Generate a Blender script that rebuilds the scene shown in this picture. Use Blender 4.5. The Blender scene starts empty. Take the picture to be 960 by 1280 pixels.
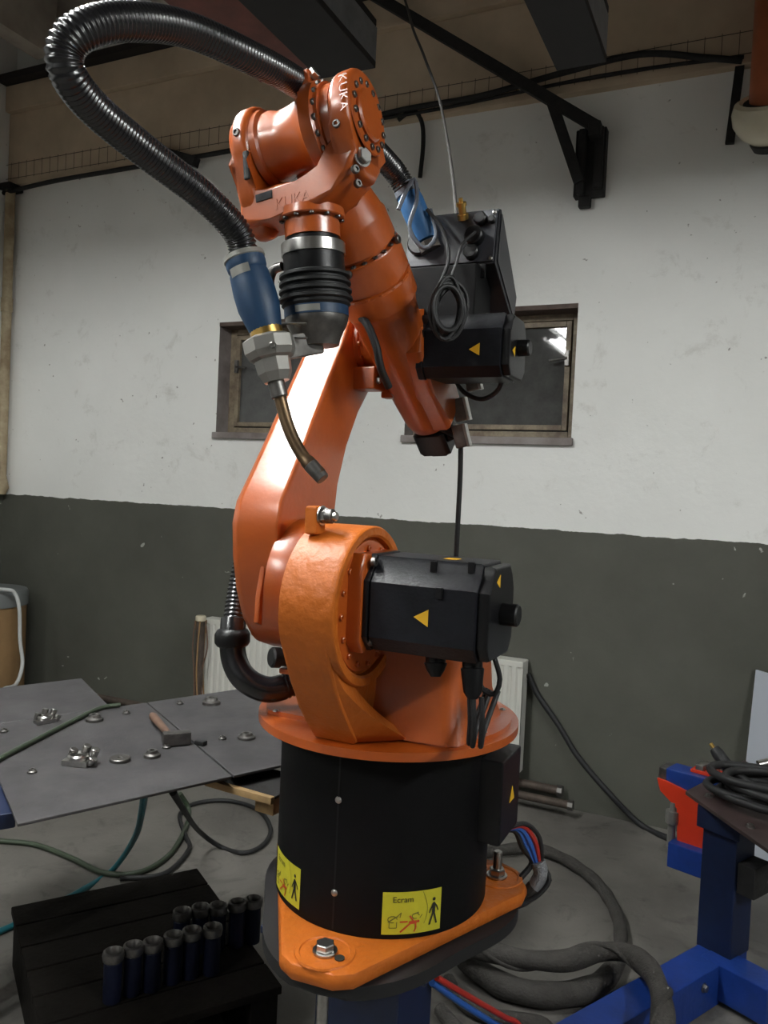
import bpy, bmesh, math, random
from mathutils import Vector, Matrix
random.seed(7)
V = Vector
pi = math.pi
R = math.radians
S = bpy.context.scene
COL = S.collection

# ------------------------------------------------------------------ camera
FPX = 1000.0
YAW, PIT, ROL = R(25), R(1.78), R(2.69)
EYE = V((0, 0, 1.6))
VD = V((-math.sin(YAW) * math.cos(PIT), math.cos(YAW) * math.cos(PIT), -math.sin(PIT)))
R0 = V((math.cos(YAW), math.sin(YAW), 0))
D0 = VD.cross(R0)
CX = math.cos(ROL) * R0 - math.sin(ROL) * D0
CD = math.sin(ROL) * R0 + math.cos(ROL) * D0
cam = bpy.data.cameras.new('camera')
cam.sensor_fit = 'VERTICAL'
cam.sensor_height = 36
cam.sensor_width = 27
cam.lens = FPX / 1280 * 36
cam.clip_start = 0.02
camo = bpy.data.objects.new('camera', cam)
COL.objects.link(camo)
m = Matrix((CX, -CD, -VD)).transposed().to_4x4()
m.translation = EYE
camo.matrix_world = m
S.camera = camo


# world points measured on known planes: wall (Y), level (z), arm plane (X), or by distance
def ray(px, py): return VD + CX * ((px - 480) / FPX) + CD * ((py - 640) / FPX)
def W(px, py, Y=4.1): d = ray(px, py); return EYE + d * (Y / d.y)
def G(px, py, z=0.0): d = ray(px, py); return EYE + d * ((z - 1.6) / d.z)
def XP(px, py, X): d = ray(px, py); return EYE + d * (X / d.x)
def P(px, py, dep): return EYE + ray(px, py) * dep


# ------------------------------------------------------------------ world, exposure
w = bpy.data.worlds.new('world')
S.world = w
w.use_nodes = True
w.node_tree.nodes['Background'].inputs[0].default_value = (0.5, 0.55, 0.6, 1)
w.node_tree.nodes['Background'].inputs[1].default_value = 0.02
S.view_settings.view_transform = 'Standard'
S.view_settings.look = 'None'
S.view_settings.gamma = 1
S.view_settings.use_curve_mapping = False
S.view_settings.exposure = 0.0
TUBE_POWER = 230.0
LAMPS = [(-1.80, 1.10, 3.22), (-2.35, -1.90, 3.50), (2.5, 0.60, 3.30)]  # the last lamp is an added one, fill light for the right side


# ------------------------------------------------------------------ materials
def mat(name, col, rough=0.5, metal=0.0, var=0.0, vscale=8.0, bump=0.0, bscale=60.0, col2=None, coat=0.0, spec=0.5, detail=4):
    M_ = bpy.data.materials.new(name)
    M_.use_nodes = True
    nt = M_.node_tree
    b = nt.nodes['Principled BSDF']
    b.inputs['Base Color'].default_value = (*col, 1)
    b.inputs['Roughness'].default_value = rough
    b.inputs['Metallic'].default_value = metal
    b.inputs['Specular IOR Level'].default_value = spec
    if coat:
        b.inputs['Coat Weight'].default_value = coat
        b.inputs['Coat Roughness'].default_value = 0.24
        b.inputs['Coat IOR'].default_value = 1.7
    tc = nt.nodes.new('ShaderNodeTexCoord')
    if var or col2:
        n = nt.nodes.new('ShaderNodeTexNoise')
        n.inputs['Scale'].default_value = vscale
        n.inputs['Detail'].default_value = detail
        n.inputs['Roughness'].default_value = 0.65
        nt.links.new(tc.outputs['Object'], n.inputs['Vector'])
        r = nt.nodes.new('ShaderNodeValToRGB')
        r.color_ramp.elements[0].position = 0.35
        r.color_ramp.elements[1].position = 0.68
        c2 = col2 or tuple(c * (1 - var) for c in col)
        r.color_ramp.elements[0].color = (*c2, 1)
        r.color_ramp.elements[1].color = (*col, 1)
        nt.links.new(n.outputs['Fac'], r.inputs[0])
        nt.links.new(r.outputs[0], b.inputs['Base Color'])
    if bump:
        n2 = nt.nodes.new('ShaderNodeTexNoise')
        n2.inputs['Scale'].default_value = bscale
        n2.inputs['Detail'].default_value = 3
        nt.links.new(tc.outputs['Object'], n2.inputs['Vector'])
        bp = nt.nodes.new('ShaderNodeBump')
        bp.inputs['Strength'].default_value = bump
        bp.inputs['Distance'].default_value = 0.01
        nt.links.new(n2.outputs['Fac'], bp.inputs['Height'])
        nt.links.new(bp.outputs[0], b.inputs['Normal'])
    return M_


def emit(name, col, s):
    M_ = bpy.data.materials.new(name)
    M_.use_nodes = True
    b = M_.node_tree.nodes['Principled BSDF']
    b.inputs['Base Color'].default_value = (0.8, 0.8, 0.8, 1)
    b.inputs['Emission Color'].default_value = (*col, 1)
    b.inputs['Emission Strength'].default_value = s
    return M_


ORANGE = mat('orange_paint', (0.47, 0.090, 0.009), 0.38, var=0.12, vscale=14, bump=0.05, bscale=90, coat=0.65, spec=0.4)
ORANGE_Y = mat('cast_orange_paint', (0.53, 0.132, 0.015), 0.42, var=0.15, vscale=10, bump=0.3, bscale=45, spec=0.35)
BLACKP = mat('black_plastic', (0.006, 0.006, 0.007), 0.38, bump=0.03, bscale=200, spec=0.3)
BLACKC = mat('black_cover', (0.003, 0.003, 0.0035), 0.55, bump=0.03, bscale=120, spec=0.15)
MOTOR = mat('dark_motor_paint', (0.010, 0.0105, 0.014), 0.42, var=0.3, vscale=30, bump=0.08, bscale=150, spec=0.22)
FEEDER = mat('feeder_grey_black', (0.018, 0.019, 0.024), 0.38, var=0.15, vscale=12)
PANELG = mat('lit_panel_grey', (0.045, 0.048, 0.058), 0.45, var=0.15, vscale=12)  # feeder grey raised for the front panel, its lit look painted in
RUBBER = mat('black_rubber', (0.009, 0.009, 0.010), 0.6)
HOSEB = mat('ribbed_hose_black', (0.008, 0.008, 0.010), 0.27, spec=0.8)
SLEEVE = mat('dusty_sleeve', (0.055, 0.050, 0.045), 0.85, var=0.35, vscale=20, bump=0.4, bscale=120)
STEEL = mat('steel', (0.55, 0.54, 0.52), 0.28, 1.0, var=0.25, vscale=40)
DSTEEL = mat('dark_steel', (0.22, 0.21, 0.20), 0.42, 0.9, var=0.4, vscale=30)
WHITEM = mat('pale_ceramic', (0.34, 0.33, 0.31), 0.32, 0.6)
BRASS = mat('brass', (0.62, 0.40, 0.12), 0.3, 1.0)
NECK = mat('heat_stained_copper', (0.20, 0.13, 0.07), 0.38, 0.8, col2=(0.07, 0.05, 0.035), vscale=25)
BLUEG = mat('blue_grip', (0.008, 0.042, 0.105), 0.5, var=0.2, vscale=30)
BLUEL = mat('light_blue_grip', (0.022, 0.105, 0.26), 0.45)
DGREY = mat('dark_grey_lead', (0.06, 0.055, 0.052), 0.6)
GREYC = mat('grey_cable', (0.10, 0.115, 0.14), 0.5)
BLUEP = mat('blue_paint', (0.010, 0.045, 0.26), 0.4, var=0.25, vscale=12, bump=0.08, bscale=60)
BLUED = mat('dark_blue_paint', (0.006, 0.015, 0.055), 0.45, var=0.3, vscale=10)
REDP = mat('red_orange_paint', (0.72, 0.045, 0.012), 0.4, var=0.1, vscale=12)
PLATE = mat('mill_scale_plate', (0.080, 0.077, 0.079), 0.6, 0.1, col2=(0.045, 0.043, 0.045), vscale=5, bump=0.05, bscale=80, spec=0.25)
BPLATE = mat('brown_steel_plate', (0.085, 0.055, 0.052), 0.5, 0.3, col2=(0.05, 0.035, 0.034), vscale=8)
WOOD = mat('pallet_wood', (0.42, 0.27, 0.12), 0.7, var=0.4, vscale=12, bump=0.2)
YELLOW = mat('label_yellow', (0.62, 0.56, 0.03), 0.5, var=0.1, vscale=40)
TRI = mat('triangle_yellow', (0.80, 0.45, 0.02), 0.5)
INK = mat('ink_black', (0.012, 0.012, 0.008), 0.6)
INKO = mat('ink_olive', (0.16, 0.15, 0.02), 0.6)
INKR = mat('ink_red', (0.55, 0.06, 0.015), 0.6)
SILVERL = mat('silver_sticker', (0.30, 0.295, 0.27), 0.4, 0.3)
CONC = mat('concrete_beam', (0.66, 0.53, 0.39), 0.85, col2=(0.46, 0.36, 0.26), vscale=1.6, bump=0.25, bscale=18)
CEILM = mat('concrete_ceiling', (0.55, 0.50, 0.43), 0.9, col2=(0.32, 0.28, 0.24), vscale=1.8, bump=0.3, bscale=14)
IRON = mat('black_iron', (0.020, 0.019, 0.019), 0.7, 0.2, var=0.4, vscale=20, bump=0.2)
REDB = mat('red_oxide_beam', (0.20, 0.050, 0.032), 0.6, var=0.4, vscale=5)
GBEAM = mat('lit_beam_edge', (0.24, 0.25, 0.27), 0.45, 0.3, var=0.3, vscale=12)  # paints the lit side of the crane beams lighter than their undersides
DBEAM = mat('dark_beam', (0.014, 0.011, 0.011), 0.7, var=0.3, vscale=8)
RADW = mat('radiator_enamel', (0.66, 0.65, 0.60), 0.4)
PIPEO = mat('orange_pipe_paint', (0.42, 0.115, 0.045), 0.45, var=0.15, vscale=8)
CREAM = mat('cream_enamel', (0.62, 0.56, 0.42), 0.22, var=0.1, vscale=8)
FRAMEW = mat('old_window_paint', (0.30, 0.25, 0.17), 0.6, col2=(0.14, 0.10, 0.07), vscale=14)
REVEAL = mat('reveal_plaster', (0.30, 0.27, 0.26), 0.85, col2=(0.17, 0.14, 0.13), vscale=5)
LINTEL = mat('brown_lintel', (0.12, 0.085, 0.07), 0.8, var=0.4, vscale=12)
TAN = mat('tan_drum', (0.30, 0.18, 0.08), 0.6, var=0.2, vscale=6)
GREYD = mat('drum_lid_grey', (0.16, 0.17, 0.17), 0.5)
WHITEC = mat('white_cable', (0.55, 0.56, 0.55), 0.5)
BOARD = mat('white_board', (0.60, 0.64, 0.72), 0.45)
TEAL = mat('teal_hose', (0.01, 0.14, 0.17), 0.45)
GREENC = mat('dark_green_cable', (0.035, 0.050, 0.030), 0.5)
REDT = mat('red_tube', (0.45, 0.03, 0.02), 0.35)
BLUET = mat('blue_tube', (0.03, 0.12, 0.45), 0.3)
RUST = mat('rusty_pipe', (0.10, 0.075, 0.06), 0.7, 0.3, var=0.4, vscale=20)
PIPEW = mat('old_cream_pipe', (0.48, 0.40, 0.26), 0.6, col2=(0.26, 0.19, 0.11), vscale=7)
WIRE = mat('wire', (0.05, 0.042, 0.036), 0.6, 0.4)
RUSTW = mat('hammer_handle', (0.16, 0.09, 0.06), 0.7, var=0.3, vscale=20)
MESHH = mat('braided_conduit', (0.30, 0.31, 0.33), 0.4, 0.6, bump=0.5, bscale=300)
HOUSING = mat('lamp_housing_white', (0.7, 0.7, 0.7), 0.5)
TUBE_M = emit('fluorescent_tube', (0.975, 1.0, 0.975), TUBE_POWER)


def wall_material():
    M_ = bpy.data.materials.new('two_tone_wall')
    M_.use_nodes = True
    nt = M_.node_tree
    L = nt.links.new
    b = nt.nodes['Principled BSDF']
    b.inputs['Roughness'].default_value = 0.75
    geo = nt.nodes.new('ShaderNodeNewGeometry')
    sep = nt.nodes.new('ShaderNodeSeparateXYZ')
    L(geo.outputs['Position'], sep.inputs[0])

    def noise(scale, det=4, rough=0.6, dist=0.0):
        n = nt.nodes.new('ShaderNodeTexNoise')
        n.inputs['Scale'].default_value = scale
        n.inputs['Detail'].default_value = det
        n.inputs['Roughness'].default_value = rough
        n.inputs['Distortion'].default_value = dist
        L(geo.outputs['Position'], n.inputs['Vector'])
        return n

    def ramp(src, p0, p1, c0, c1):
        r = nt.nodes.new('ShaderNodeValToRGB')
        r.color_ramp.elements[0].position = p0
        r.color_ramp.elements[1].position = p1
        r.color_ramp.elements[0].color = (*c0, 1)
        r.color_ramp.elements[1].color = (*c1, 1)
        L(src, r.inputs[0])
        return r

    def mix(fac, a, bb, mode='MIX'):
        x = nt.nodes.new('ShaderNodeMix')
        x.data_type = 'RGBA'
        x.blend_type = mode
        if hasattr(fac, 'is_output'):
            L(fac, x.inputs[0])
        else:
            x.inputs[0].default_value = fac
        for k, q in ((6, a), (7, bb)):
            if hasattr(q, 'is_output'):
                L(q, x.inputs[k])
            else:
                x.inputs[k].default_value = (*q, 1)
        return x.outputs[2]
    white = ramp(noise(0.9, 6).outputs['Fac'], 0.3, 0.7, (0.80, 0.80, 0.775), (0.89, 0.89, 0.87)).outputs[0]
    st = ramp(noise(5, 8, 0.75, 0.4).outputs['Fac'], 0.28, 0.42, (0.62, 0.60, 0.56), (1, 1, 1)).outputs[0]
    white = mix(0.45, white, st, 'MULTIPLY')
    sp = ramp(noise(26, 2, 0.5).outputs['Fac'], 0.745, 0.775, (1, 1, 1), (0.35, 0.32, 0.3)).outputs[0]
    white = mix(0.8, white, sp, 'MULTIPLY')
    green = ramp(noise(1.6, 6).outputs['Fac'], 0.3, 0.7, (0.065, 0.066, 0.053), (0.090, 0.091, 0.074)).outputs[0]
    ch = ramp(noise(13, 3, 0.5, 0.5).outputs['Fac'], 0.735, 0.755, (0, 0, 0), (1, 1, 1)).outputs[0]
    green = mix(ch, green, (0.34, 0.34, 0.31))
    # ragged paint border at 1.42 m
    nb = noise(9, 5)
    ad = nt.nodes.new('ShaderNodeMath')
    ad.operation = 'MULTIPLY_ADD'
    L(nb.outputs['Fac'], ad.inputs[0])
    ad.inputs[1].default_value = 0.028
    L(sep.outputs['Z'], ad.inputs[2])
    gt = nt.nodes.new('ShaderNodeMath')
    gt.operation = 'GREATER_THAN'
    L(ad.outputs[0], gt.inputs[0])
    gt.inputs[1].default_value = 1.435
    col = mix(gt.outputs[0], green, white)
    L(col, b.inputs['Base Color'])
    bp = nt.nodes.new('ShaderNodeBump')
    bp.inputs['Strength'].default_value = 0.25
    bp.inputs['Distance'].default_value = 0.02
    L(noise(7, 6).outputs['Fac'], bp.inputs['Height'])
    L(bp.outputs[0], b.inputs['Normal'])
    return M_


def floor_material():
    M_ = bpy.data.materials.new('worn_concrete_floor')
    M_.use_nodes = True
    nt = M_.node_tree
    L = nt.links.new
    b = nt.nodes['Principled BSDF']
    geo = nt.nodes.new('ShaderNodeNewGeometry')

    def noise(scale, det, dist=0.0):
        n = nt.nodes.new('ShaderNodeTexNoise')
        n.inputs['Scale'].default_value = scale
        n.inputs['Detail'].default_value = det
        n.inputs['Distortion'].default_value = dist
        n.inputs['Roughness'].default_value = 0.65
        L(geo.outputs['Position'], n.inputs['Vector'])
        return n.outputs['Fac']
    r = nt.nodes.new('ShaderNodeValToRGB')
    r.color_ramp.elements[0].position = 0.3
    r.color_ramp.elements[1].position = 0.7
    r.color_ramp.elements[0].color = (0.105, 0.098, 0.088, 1)
    r.color_ramp.elements[1].color = (0.185, 0.174, 0.156, 1)
    L(noise(1.7, 8, 0.6), r.inputs[0])
    r2 = nt.nodes.new('ShaderNodeValToRGB')
    r2.color_ramp.elements[0].position = 0.33
    r2.color_ramp.elements[1].position = 0.46
    r2.color_ramp.elements[0].color = (0.42, 0.41, 0.40, 1)
    r2.color_ramp.elements[1].color = (1, 1, 1, 1)
    L(noise(6, 8, 1.5), r2.inputs[0])
    x = nt.nodes.new('ShaderNodeMix')
    x.data_type = 'RGBA'
    x.blend_type = 'MULTIPLY'
    x.inputs[0].default_value = 0.6
    L(r.outputs[0], x.inputs[6])
    L(r2.outputs[0], x.inputs[7])
    L(x.outputs[2], b.inputs['Base Color'])
    b.inputs['Roughness'].default_value = 0.55
    bp = nt.nodes.new('ShaderNodeBump')
    bp.inputs['Strength'].default_value = 0.15
    bp.inputs['Distance'].default_value = 0.01
    L(noise(30, 5), bp.inputs['Height'])
    L(bp.outputs[0], b.inputs['Normal'])
    return M_


def pane_material():
    M_ = bpy.data.materials.new('dirty_night_glass')
    M_.use_nodes = True
    nt = M_.node_tree
    L = nt.links.new
    b = nt.nodes['Principled BSDF']
    geo = nt.nodes.new('ShaderNodeNewGeometry')
    n = nt.nodes.new('ShaderNodeTexNoise')
    n.inputs['Scale'].default_value = 9
    n.inputs['Detail'].default_value = 8
    n.inputs['Roughness'].default_value = 0.7
    L(geo.outputs['Position'], n.inputs['Vector'])
    r = nt.nodes.new('ShaderNodeValToRGB')
    r.color_ramp.elements[0].position = 0.3
    r.color_ramp.elements[1].position = 0.75
    r.color_ramp.elements[0].color = (0.045, 0.045, 0.044, 1)
    r.color_ramp.elements[1].color = (0.085, 0.085, 0.082, 1)
    L(n.outputs['Fac'], r.inputs[0])
    L(r.outputs[0], b.inputs['Base Color'])
    b.inputs['Roughness'].default_value = 0.025
    b.inputs['Specular IOR Level'].default_value = 0.6
    return M_


WALL = wall_material()
FLOOR = floor_material()
PANE = pane_material()


# ------------------------------------------------------------------ mesh helpers
def basis(d, hint=None):
    d = d.normalized()
    h = hint or (V((0, 0, 1)) if abs(d.z) < 0.9 else V((1, 0, 0)))
    x = (h - d * h.dot(d)).normalized()
    return x, d.cross(x), d


class B:
    def __init__(s): s.bm = bmesh.new()

    def box(s, c, h, ax=None, bev=0.0):
        ax = ax or (V((1, 0, 0)), V((0, 1, 0)), V((0, 0, 1)))
        c = V(c)
        vs = []
        for i in (-1, 1):
            for j in (-1, 1):
                for k in (-1, 1):
                    vs.append(s.bm.verts.new(c + ax[0] * (i * h[0]) + ax[1] * (j * h[1]) + ax[2] * (k * h[2])))
        fs = [s.bm.faces.new([vs[q] for q in f]) for f in ((0, 1, 3, 2), (4, 6, 7, 5), (0, 4, 5, 1), (2, 3, 7, 6), (0, 2, 6, 4), (1, 5, 7, 3))]
        if bev:
            es = list({e for f in fs for e in f.edges})
            bmesh.ops.bevel(s.bm, geom=es, offset=bev, segments=2, affect='EDGES', profile=0.5)
        return s

    def lohi(s, lo, hi, bev=0.0):
        lo, hi = V(lo), V(hi)
        return s.box((lo + hi) / 2, (hi - lo) / 2, None, bev)

    def lathe(s, p, d, prof, n=32, hint=None, a0=0.0, a1=2 * pi):
        x, y, d = basis(V(d), hint)
        p = V(p)
        full = abs(a1 - a0 - 2 * pi) < 1e-6
        k = n if full else n + 1
        rings = []
        for t, r in prof:
            if r < 1e-6:
                rings.append([s.bm.verts.new(p + d * t)])
            else:
                rings.append([s.bm.verts.new(p + d * t + (x * math.cos(a0 + (a1 - a0) * i / n) + y * math.sin(a0 + (a1 - a0) * i / n)) * r) for i in range(k)])
        for a, b in zip(rings, rings[1:]):
            for i in range(n):
                j = (i + 1) % k
                if len(a) == 1 and len(b) == 1: continue
                if len(a) == 1: s.bm.faces.new((a[0], b[j], b[i]))
                elif len(b) == 1: s.bm.faces.new((a[i], a[j], b[0]))
                else: s.bm.faces.new((a[i], a[j], b[j], b[i]))
        return s

    def cyl(s, p0, p1, r0, r1=None, n=24, ch=0.0):
        p0, p1 = V(p0), V(p1)
        r1 = r0 if r1 is None else r1
        L = (p1 - p0).length
        if ch:
            pr = [(0, 0), (0, r0 - ch), (ch, r0), (L - ch, r1), (L, r1 - ch), (L, 0)]
        else:
            pr = [(0, 0), (0, r0), (L, r1), (L, 0)]
        return s.lathe(p0, p1 - p0, pr, n)

    def tube(s, pts, rad, n=10, caps=True):
        k = len(pts)
        rs = rad if isinstance(rad, list) else [rad] * k
        t = [(pts[min(i + 1, k - 1)] - pts[max(i - 1, 0)]).normalized() for i in range(k)]
        x, y, _ = basis(t[0])
        rings = []
        for i in range(k):
            x = (x - t[i] * x.dot(t[i])).normalized()
            y = t[i].cross(x)
            rings.append([s.bm.verts.new(pts[i] + (x * math.cos(2 * pi * j / n) + y * math.sin(2 * pi * j / n)) * rs[i]) for j in range(n)])
        for a, b in zip(rings, rings[1:]):
            for j in range(n):
                s.bm.faces.new((a[j], a[(j + 1) % n], b[(j + 1) % n], b[j]))
        if caps:
            s.bm.faces.new(rings[0][::-1])
            s.bm.faces.new(rings[-1])
        return s

    def prism(s, poly, o, u, v, w, d0, d1, bev=0.0, seg=2):
        """poly in (u,v) about o, extruded along w from d0 to d1"""
        o, u, v, w = V(o), V(u), V(v), V(w)
        a = [s.bm.verts.new(o + u * p[0] + v * p[1] + w * d0) for p in poly]
        b = [s.bm.verts.new(o + u * p[0] + v * p[1] + w * d1) for p in poly]
        n = len(poly)
        fa = s.bm.faces.new(a[::-1])
        fb = s.bm.faces.new(b)
        for i in range(n):
            s.bm.faces.new((a[i], a[(i + 1) % n], b[(i + 1) % n], b[i]))
        if bev:
            es = list(fa.edges) + list(fb.edges)
            bmesh.ops.bevel(s.bm, geom=es, offset=bev, segments=seg, affect='EDGES', profile=0.5)
        return s

    def quad(s, *ps):
        s.bm.faces.new([s.bm.verts.new(V(p)) for p in ps])
        return s

    def poly(s, ps): return s.quad(*ps)


def spline(ctrl, step=0.012, closed=False):
    c = [V(p) for p in ctrl]
    out = []
    n = len(c)
    rng = range(n if closed else n - 1)
    for i in rng:
        p1, p2 = c[i], c[(i + 1) % n]
        p0 = c[i - 1] if (i > 0 or closed) else p1 * 2 - p2
        p3 = c[(i + 2) % n] if (i + 2 < n or closed) else p2 * 2 - p1
        k = max(2, int((p2 - p1).length / step))
        for q in range(k):
            t = q / k
            out.append(0.5 * ((2 * p1) + (p2 - p0) * t + (2 * p0 - 5 * p1 + 4 * p2 - p3) * t * t + (3 * p1 - p0 - 3 * p2 + p3) * t ** 3))
    if not closed: out.append(c[-1])
    return out


def resample(pts, step):
    out = [pts[0].copy()]
    acc = 0.0
    for a, b in zip(pts, pts[1:]):
        L = (b - a).length
        pos = step - acc
        while pos <= L and L > 0:
            out.append(a.lerp(b, pos / L))
            pos += step
        acc = (acc + L) % step
    return out


ROOT = {}


def finish(bm, name, angle=38):
    bmesh.ops.recalc_face_normals(bm, faces=bm.faces)
    me = bpy.data.meshes.new(name)
    bm.to_mesh(me)
    bm.free()
    for p in me.polygons: p.use_smooth = True
    me.set_sharp_from_angle(angle=R(angle))
    return me


def root_of(o):
    while o.parent: o = o.parent
    return o


def thing(name, label, cat, loc=(0, 0, 0), group=None):
    o = bpy.data.objects.new(name, None)
    o.empty_display_size = 0.05
    COL.objects.link(o)
    o.location = loc
    o['label'] = label
    o['category'] = cat
    if group: o['group'] = group
    return o


def part(name, b, material, parent=None, label=None, angle=38, stuff=False):
    """links the collected mesh as one object; vertices were given in world coordinates"""
    off = V(root_of(parent).location) if parent else V((0, 0, 0))
    if parent is None:
        vs = [v.co for v in b.bm.verts]
        off = V((sum(v.x for v in vs) / len(vs), sum(v.y for v in vs) / len(vs), min(v.z for v in vs)))
    for v in b.bm.verts: v.co -= off
    me = finish(b.bm, name, angle)
    me.materials.append(material)
    o = bpy.data.objects.new(name, me)
    COL.objects.link(o)
    if len(me.vertices) < 3000:
        wn_ = o.modifiers.new('weighted_normals', 'WEIGHTED_NORMAL')
        wn_.keep_sharp = True
    if parent: o.parent = parent
    else: o.location = off
    if label: o['label'] = label
    if stuff: o['kind'] = 'stuff'
    return o


def one(name, b, material, label, cat, group=None, angle=38):
    o = part(name, b, material, None, None, angle)
    o['label'] = label
    o['category'] = cat
    if group: o['group'] = group
    return o


def struct(name, b, material, parent=None, angle=38):
    o = part(name, b, material, parent, None, angle)
    if parent is None: o['kind'] = 'structure'
    return o


MESHES = {}


def shared(key, builder, material):
    if key not in MESHES:
        b = B()
        builder(b)
        me = finish(b.bm, key)
        me.materials.append(material)
        MESHES[key] = me
    return MESHES[key]


def put(name, me, pos, d, parent, hint=None, scale=1.0):
    """place shared mesh (its +Z along d) at a world position under parent"""
    x, y, z = basis(V(d), hint)
    mm = Matrix((x, y, z)).transposed().to_4x4() @ Matrix.Scale(scale, 4)
    mm.translation = V(pos) - (V(root_of(parent).location) if parent else V((0, 0, 0)))
    o = bpy.data.objects.new(name, me)
    COL.objects.link(o)
    o.parent = parent
    o.matrix_local = mm
    return o


def hexbolt(b):
    b.lathe((0, 0, 0), (0, 0, 1), [(0, 0), (0, 1.25), (0.18, 1.25), (0.18, 0.95), (0.2, 0.95)], 20)
    b.lathe((0, 0, 0.2), (0, 0, 1), [(0, 0.98), (0.62, 0.98), (0.72, 0.86), (0.72, 0)], 6)


def capscrew(b):
    b.lathe((0, 0, 0), (0, 0, 1), [(0, 0), (0, 1.0), (0.7, 1.0), (0.85, 0.85), (0.85, 0.5), (0.45, 0.45), (0.45, 0)], 14)


def buttonscrew(b):
    b.lathe((0, 0, 0), (0, 0, 1), [(0, 0), (0, 1.0), (0.2, 0.95), (0.45, 0.65), (0.55, 0.3), (0.55, 0)], 14)


HEX = shared('hex_bolt', hexbolt, STEEL)
CAP = shared('cap_screw', capscrew, DSTEEL)
CAPO = shared('cap_screw_painted', capscrew, ORANGE)
BUT = shared('button_screw', buttonscrew, STEEL)


def bolts(name, me, c, d, r, n, parent, scale, a0=0.0, a1=2 * pi):
    x, y, z = basis(V(d))
    for i in range(n):
        a = a0 + (a1 - a0) * i / n
        put(name, me, V(c) + (x * math.cos(a) + y * math.sin(a)) * r, d, parent, None, scale)


def text_mesh(txt):
    cu = bpy.data.curves.new('t', 'FONT')
    cu.body = txt
    cu.size = 1.0
    cu.extrude = 0.0
    o = bpy.data.objects.new('t', cu)
    COL.objects.link(o)
    dg = bpy.context.evaluated_depsgraph_get()
    me = o.evaluated_get(dg).to_mesh()
    vs = [v.co.copy() for v in me.vertices]
    fs = [tuple(p.vertices) for p in me.polygons]
    o.evaluated_get(dg).to_mesh_clear()
    bpy.data.objects.remove(o)
    bpy.data.curves.remove(cu)
    x1 = max(v.x for v in vs)
    return [(v.x / x1, v.y / x1) for v in vs], fs


# ================================================================== THE ROOM
YB, XL, XR, YF, ZC = 4.1, -4.97, 4.6, -6.0, 4.75
WINS = [(-3.10, -2.17, 1.89, 2.565), (-1.81, -0.88, 1.89, 2.565)]
b = B()
xs = [XL, WINS[0][0], WINS[0][1], WINS[1][0], WINS[1][1], XR]
zs = [0, 1.89, 2.565, ZC]
for i in range(5):
    for k in range(3):
        if k == 1 and i in (1, 3): continue
        b.quad((xs[i], YB, zs[k]), (xs[i + 1], YB, zs[k]), (xs[i + 1], YB, zs[k + 1]), (xs[i], YB, zs[k + 1]))
bmesh.ops.remove_doubles(b.bm, verts=b.bm.verts, dist=1e-5)
wall_back = struct('wall_back', b, WALL)
struct('wall_left', B().quad((XL, YF, 0), (XL, YB, 0), (XL, YB, ZC), (XL, YF, ZC)), WALL)
struct('wall_right', B().quad((XR, YF, 0), (XR, YB, 0), (XR, YB, ZC), (XR, YF, ZC)), WALL)
struct('wall_front', B().quad((XL, YF, 0), (XR, YF, 0), (XR, YF, ZC), (XL, YF, ZC)), WALL)
struct('floor', B().quad((XL, YF, 0), (XR, YF, 0), (XR, YB, 0), (XL, YB, 0)), FLOOR)
struct('ceiling', B().quad((XL, YF, ZC), (XR, YF, ZC), (XR, YB, ZC), (XL, YB, ZC)), CEILM)
# ring beam above the white wall, stepped ledge, ceiling ribs
b = B()
b.lohi((XL, YB - 0.05, 3.62), (XR, YB + 0.02, 4.12), 0.008)
struct('trim_1', b, CONC)
b = B()
b.lohi((XL, YB - 0.09, 4.12), (XR, YB + 0.02, 4.30), 0.01)
struct('trim_2', b, CONC)
struct('trim_3', B().lohi((XL, YB - 0.16, 4.30), (XR, YB + 0.02, 4.345)), DBEAM)
k = 4
for x in (-4.5, -3.3, -2.1, -0.9, 0.3, 1.5, 2.7, 3.9):
    b = B()
    b.prism([(-0.11, 0), (-0.07, -0.38), (0.07, -0.38), (0.11, 0)], (x, 0, ZC), (1, 0, 0), (0, 0, 1), (0, 1, 0), YF + .01, YB - 0.17, 0.01)
    struct('trim_%d' % k, b, CEILM)
    k += 1

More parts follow.
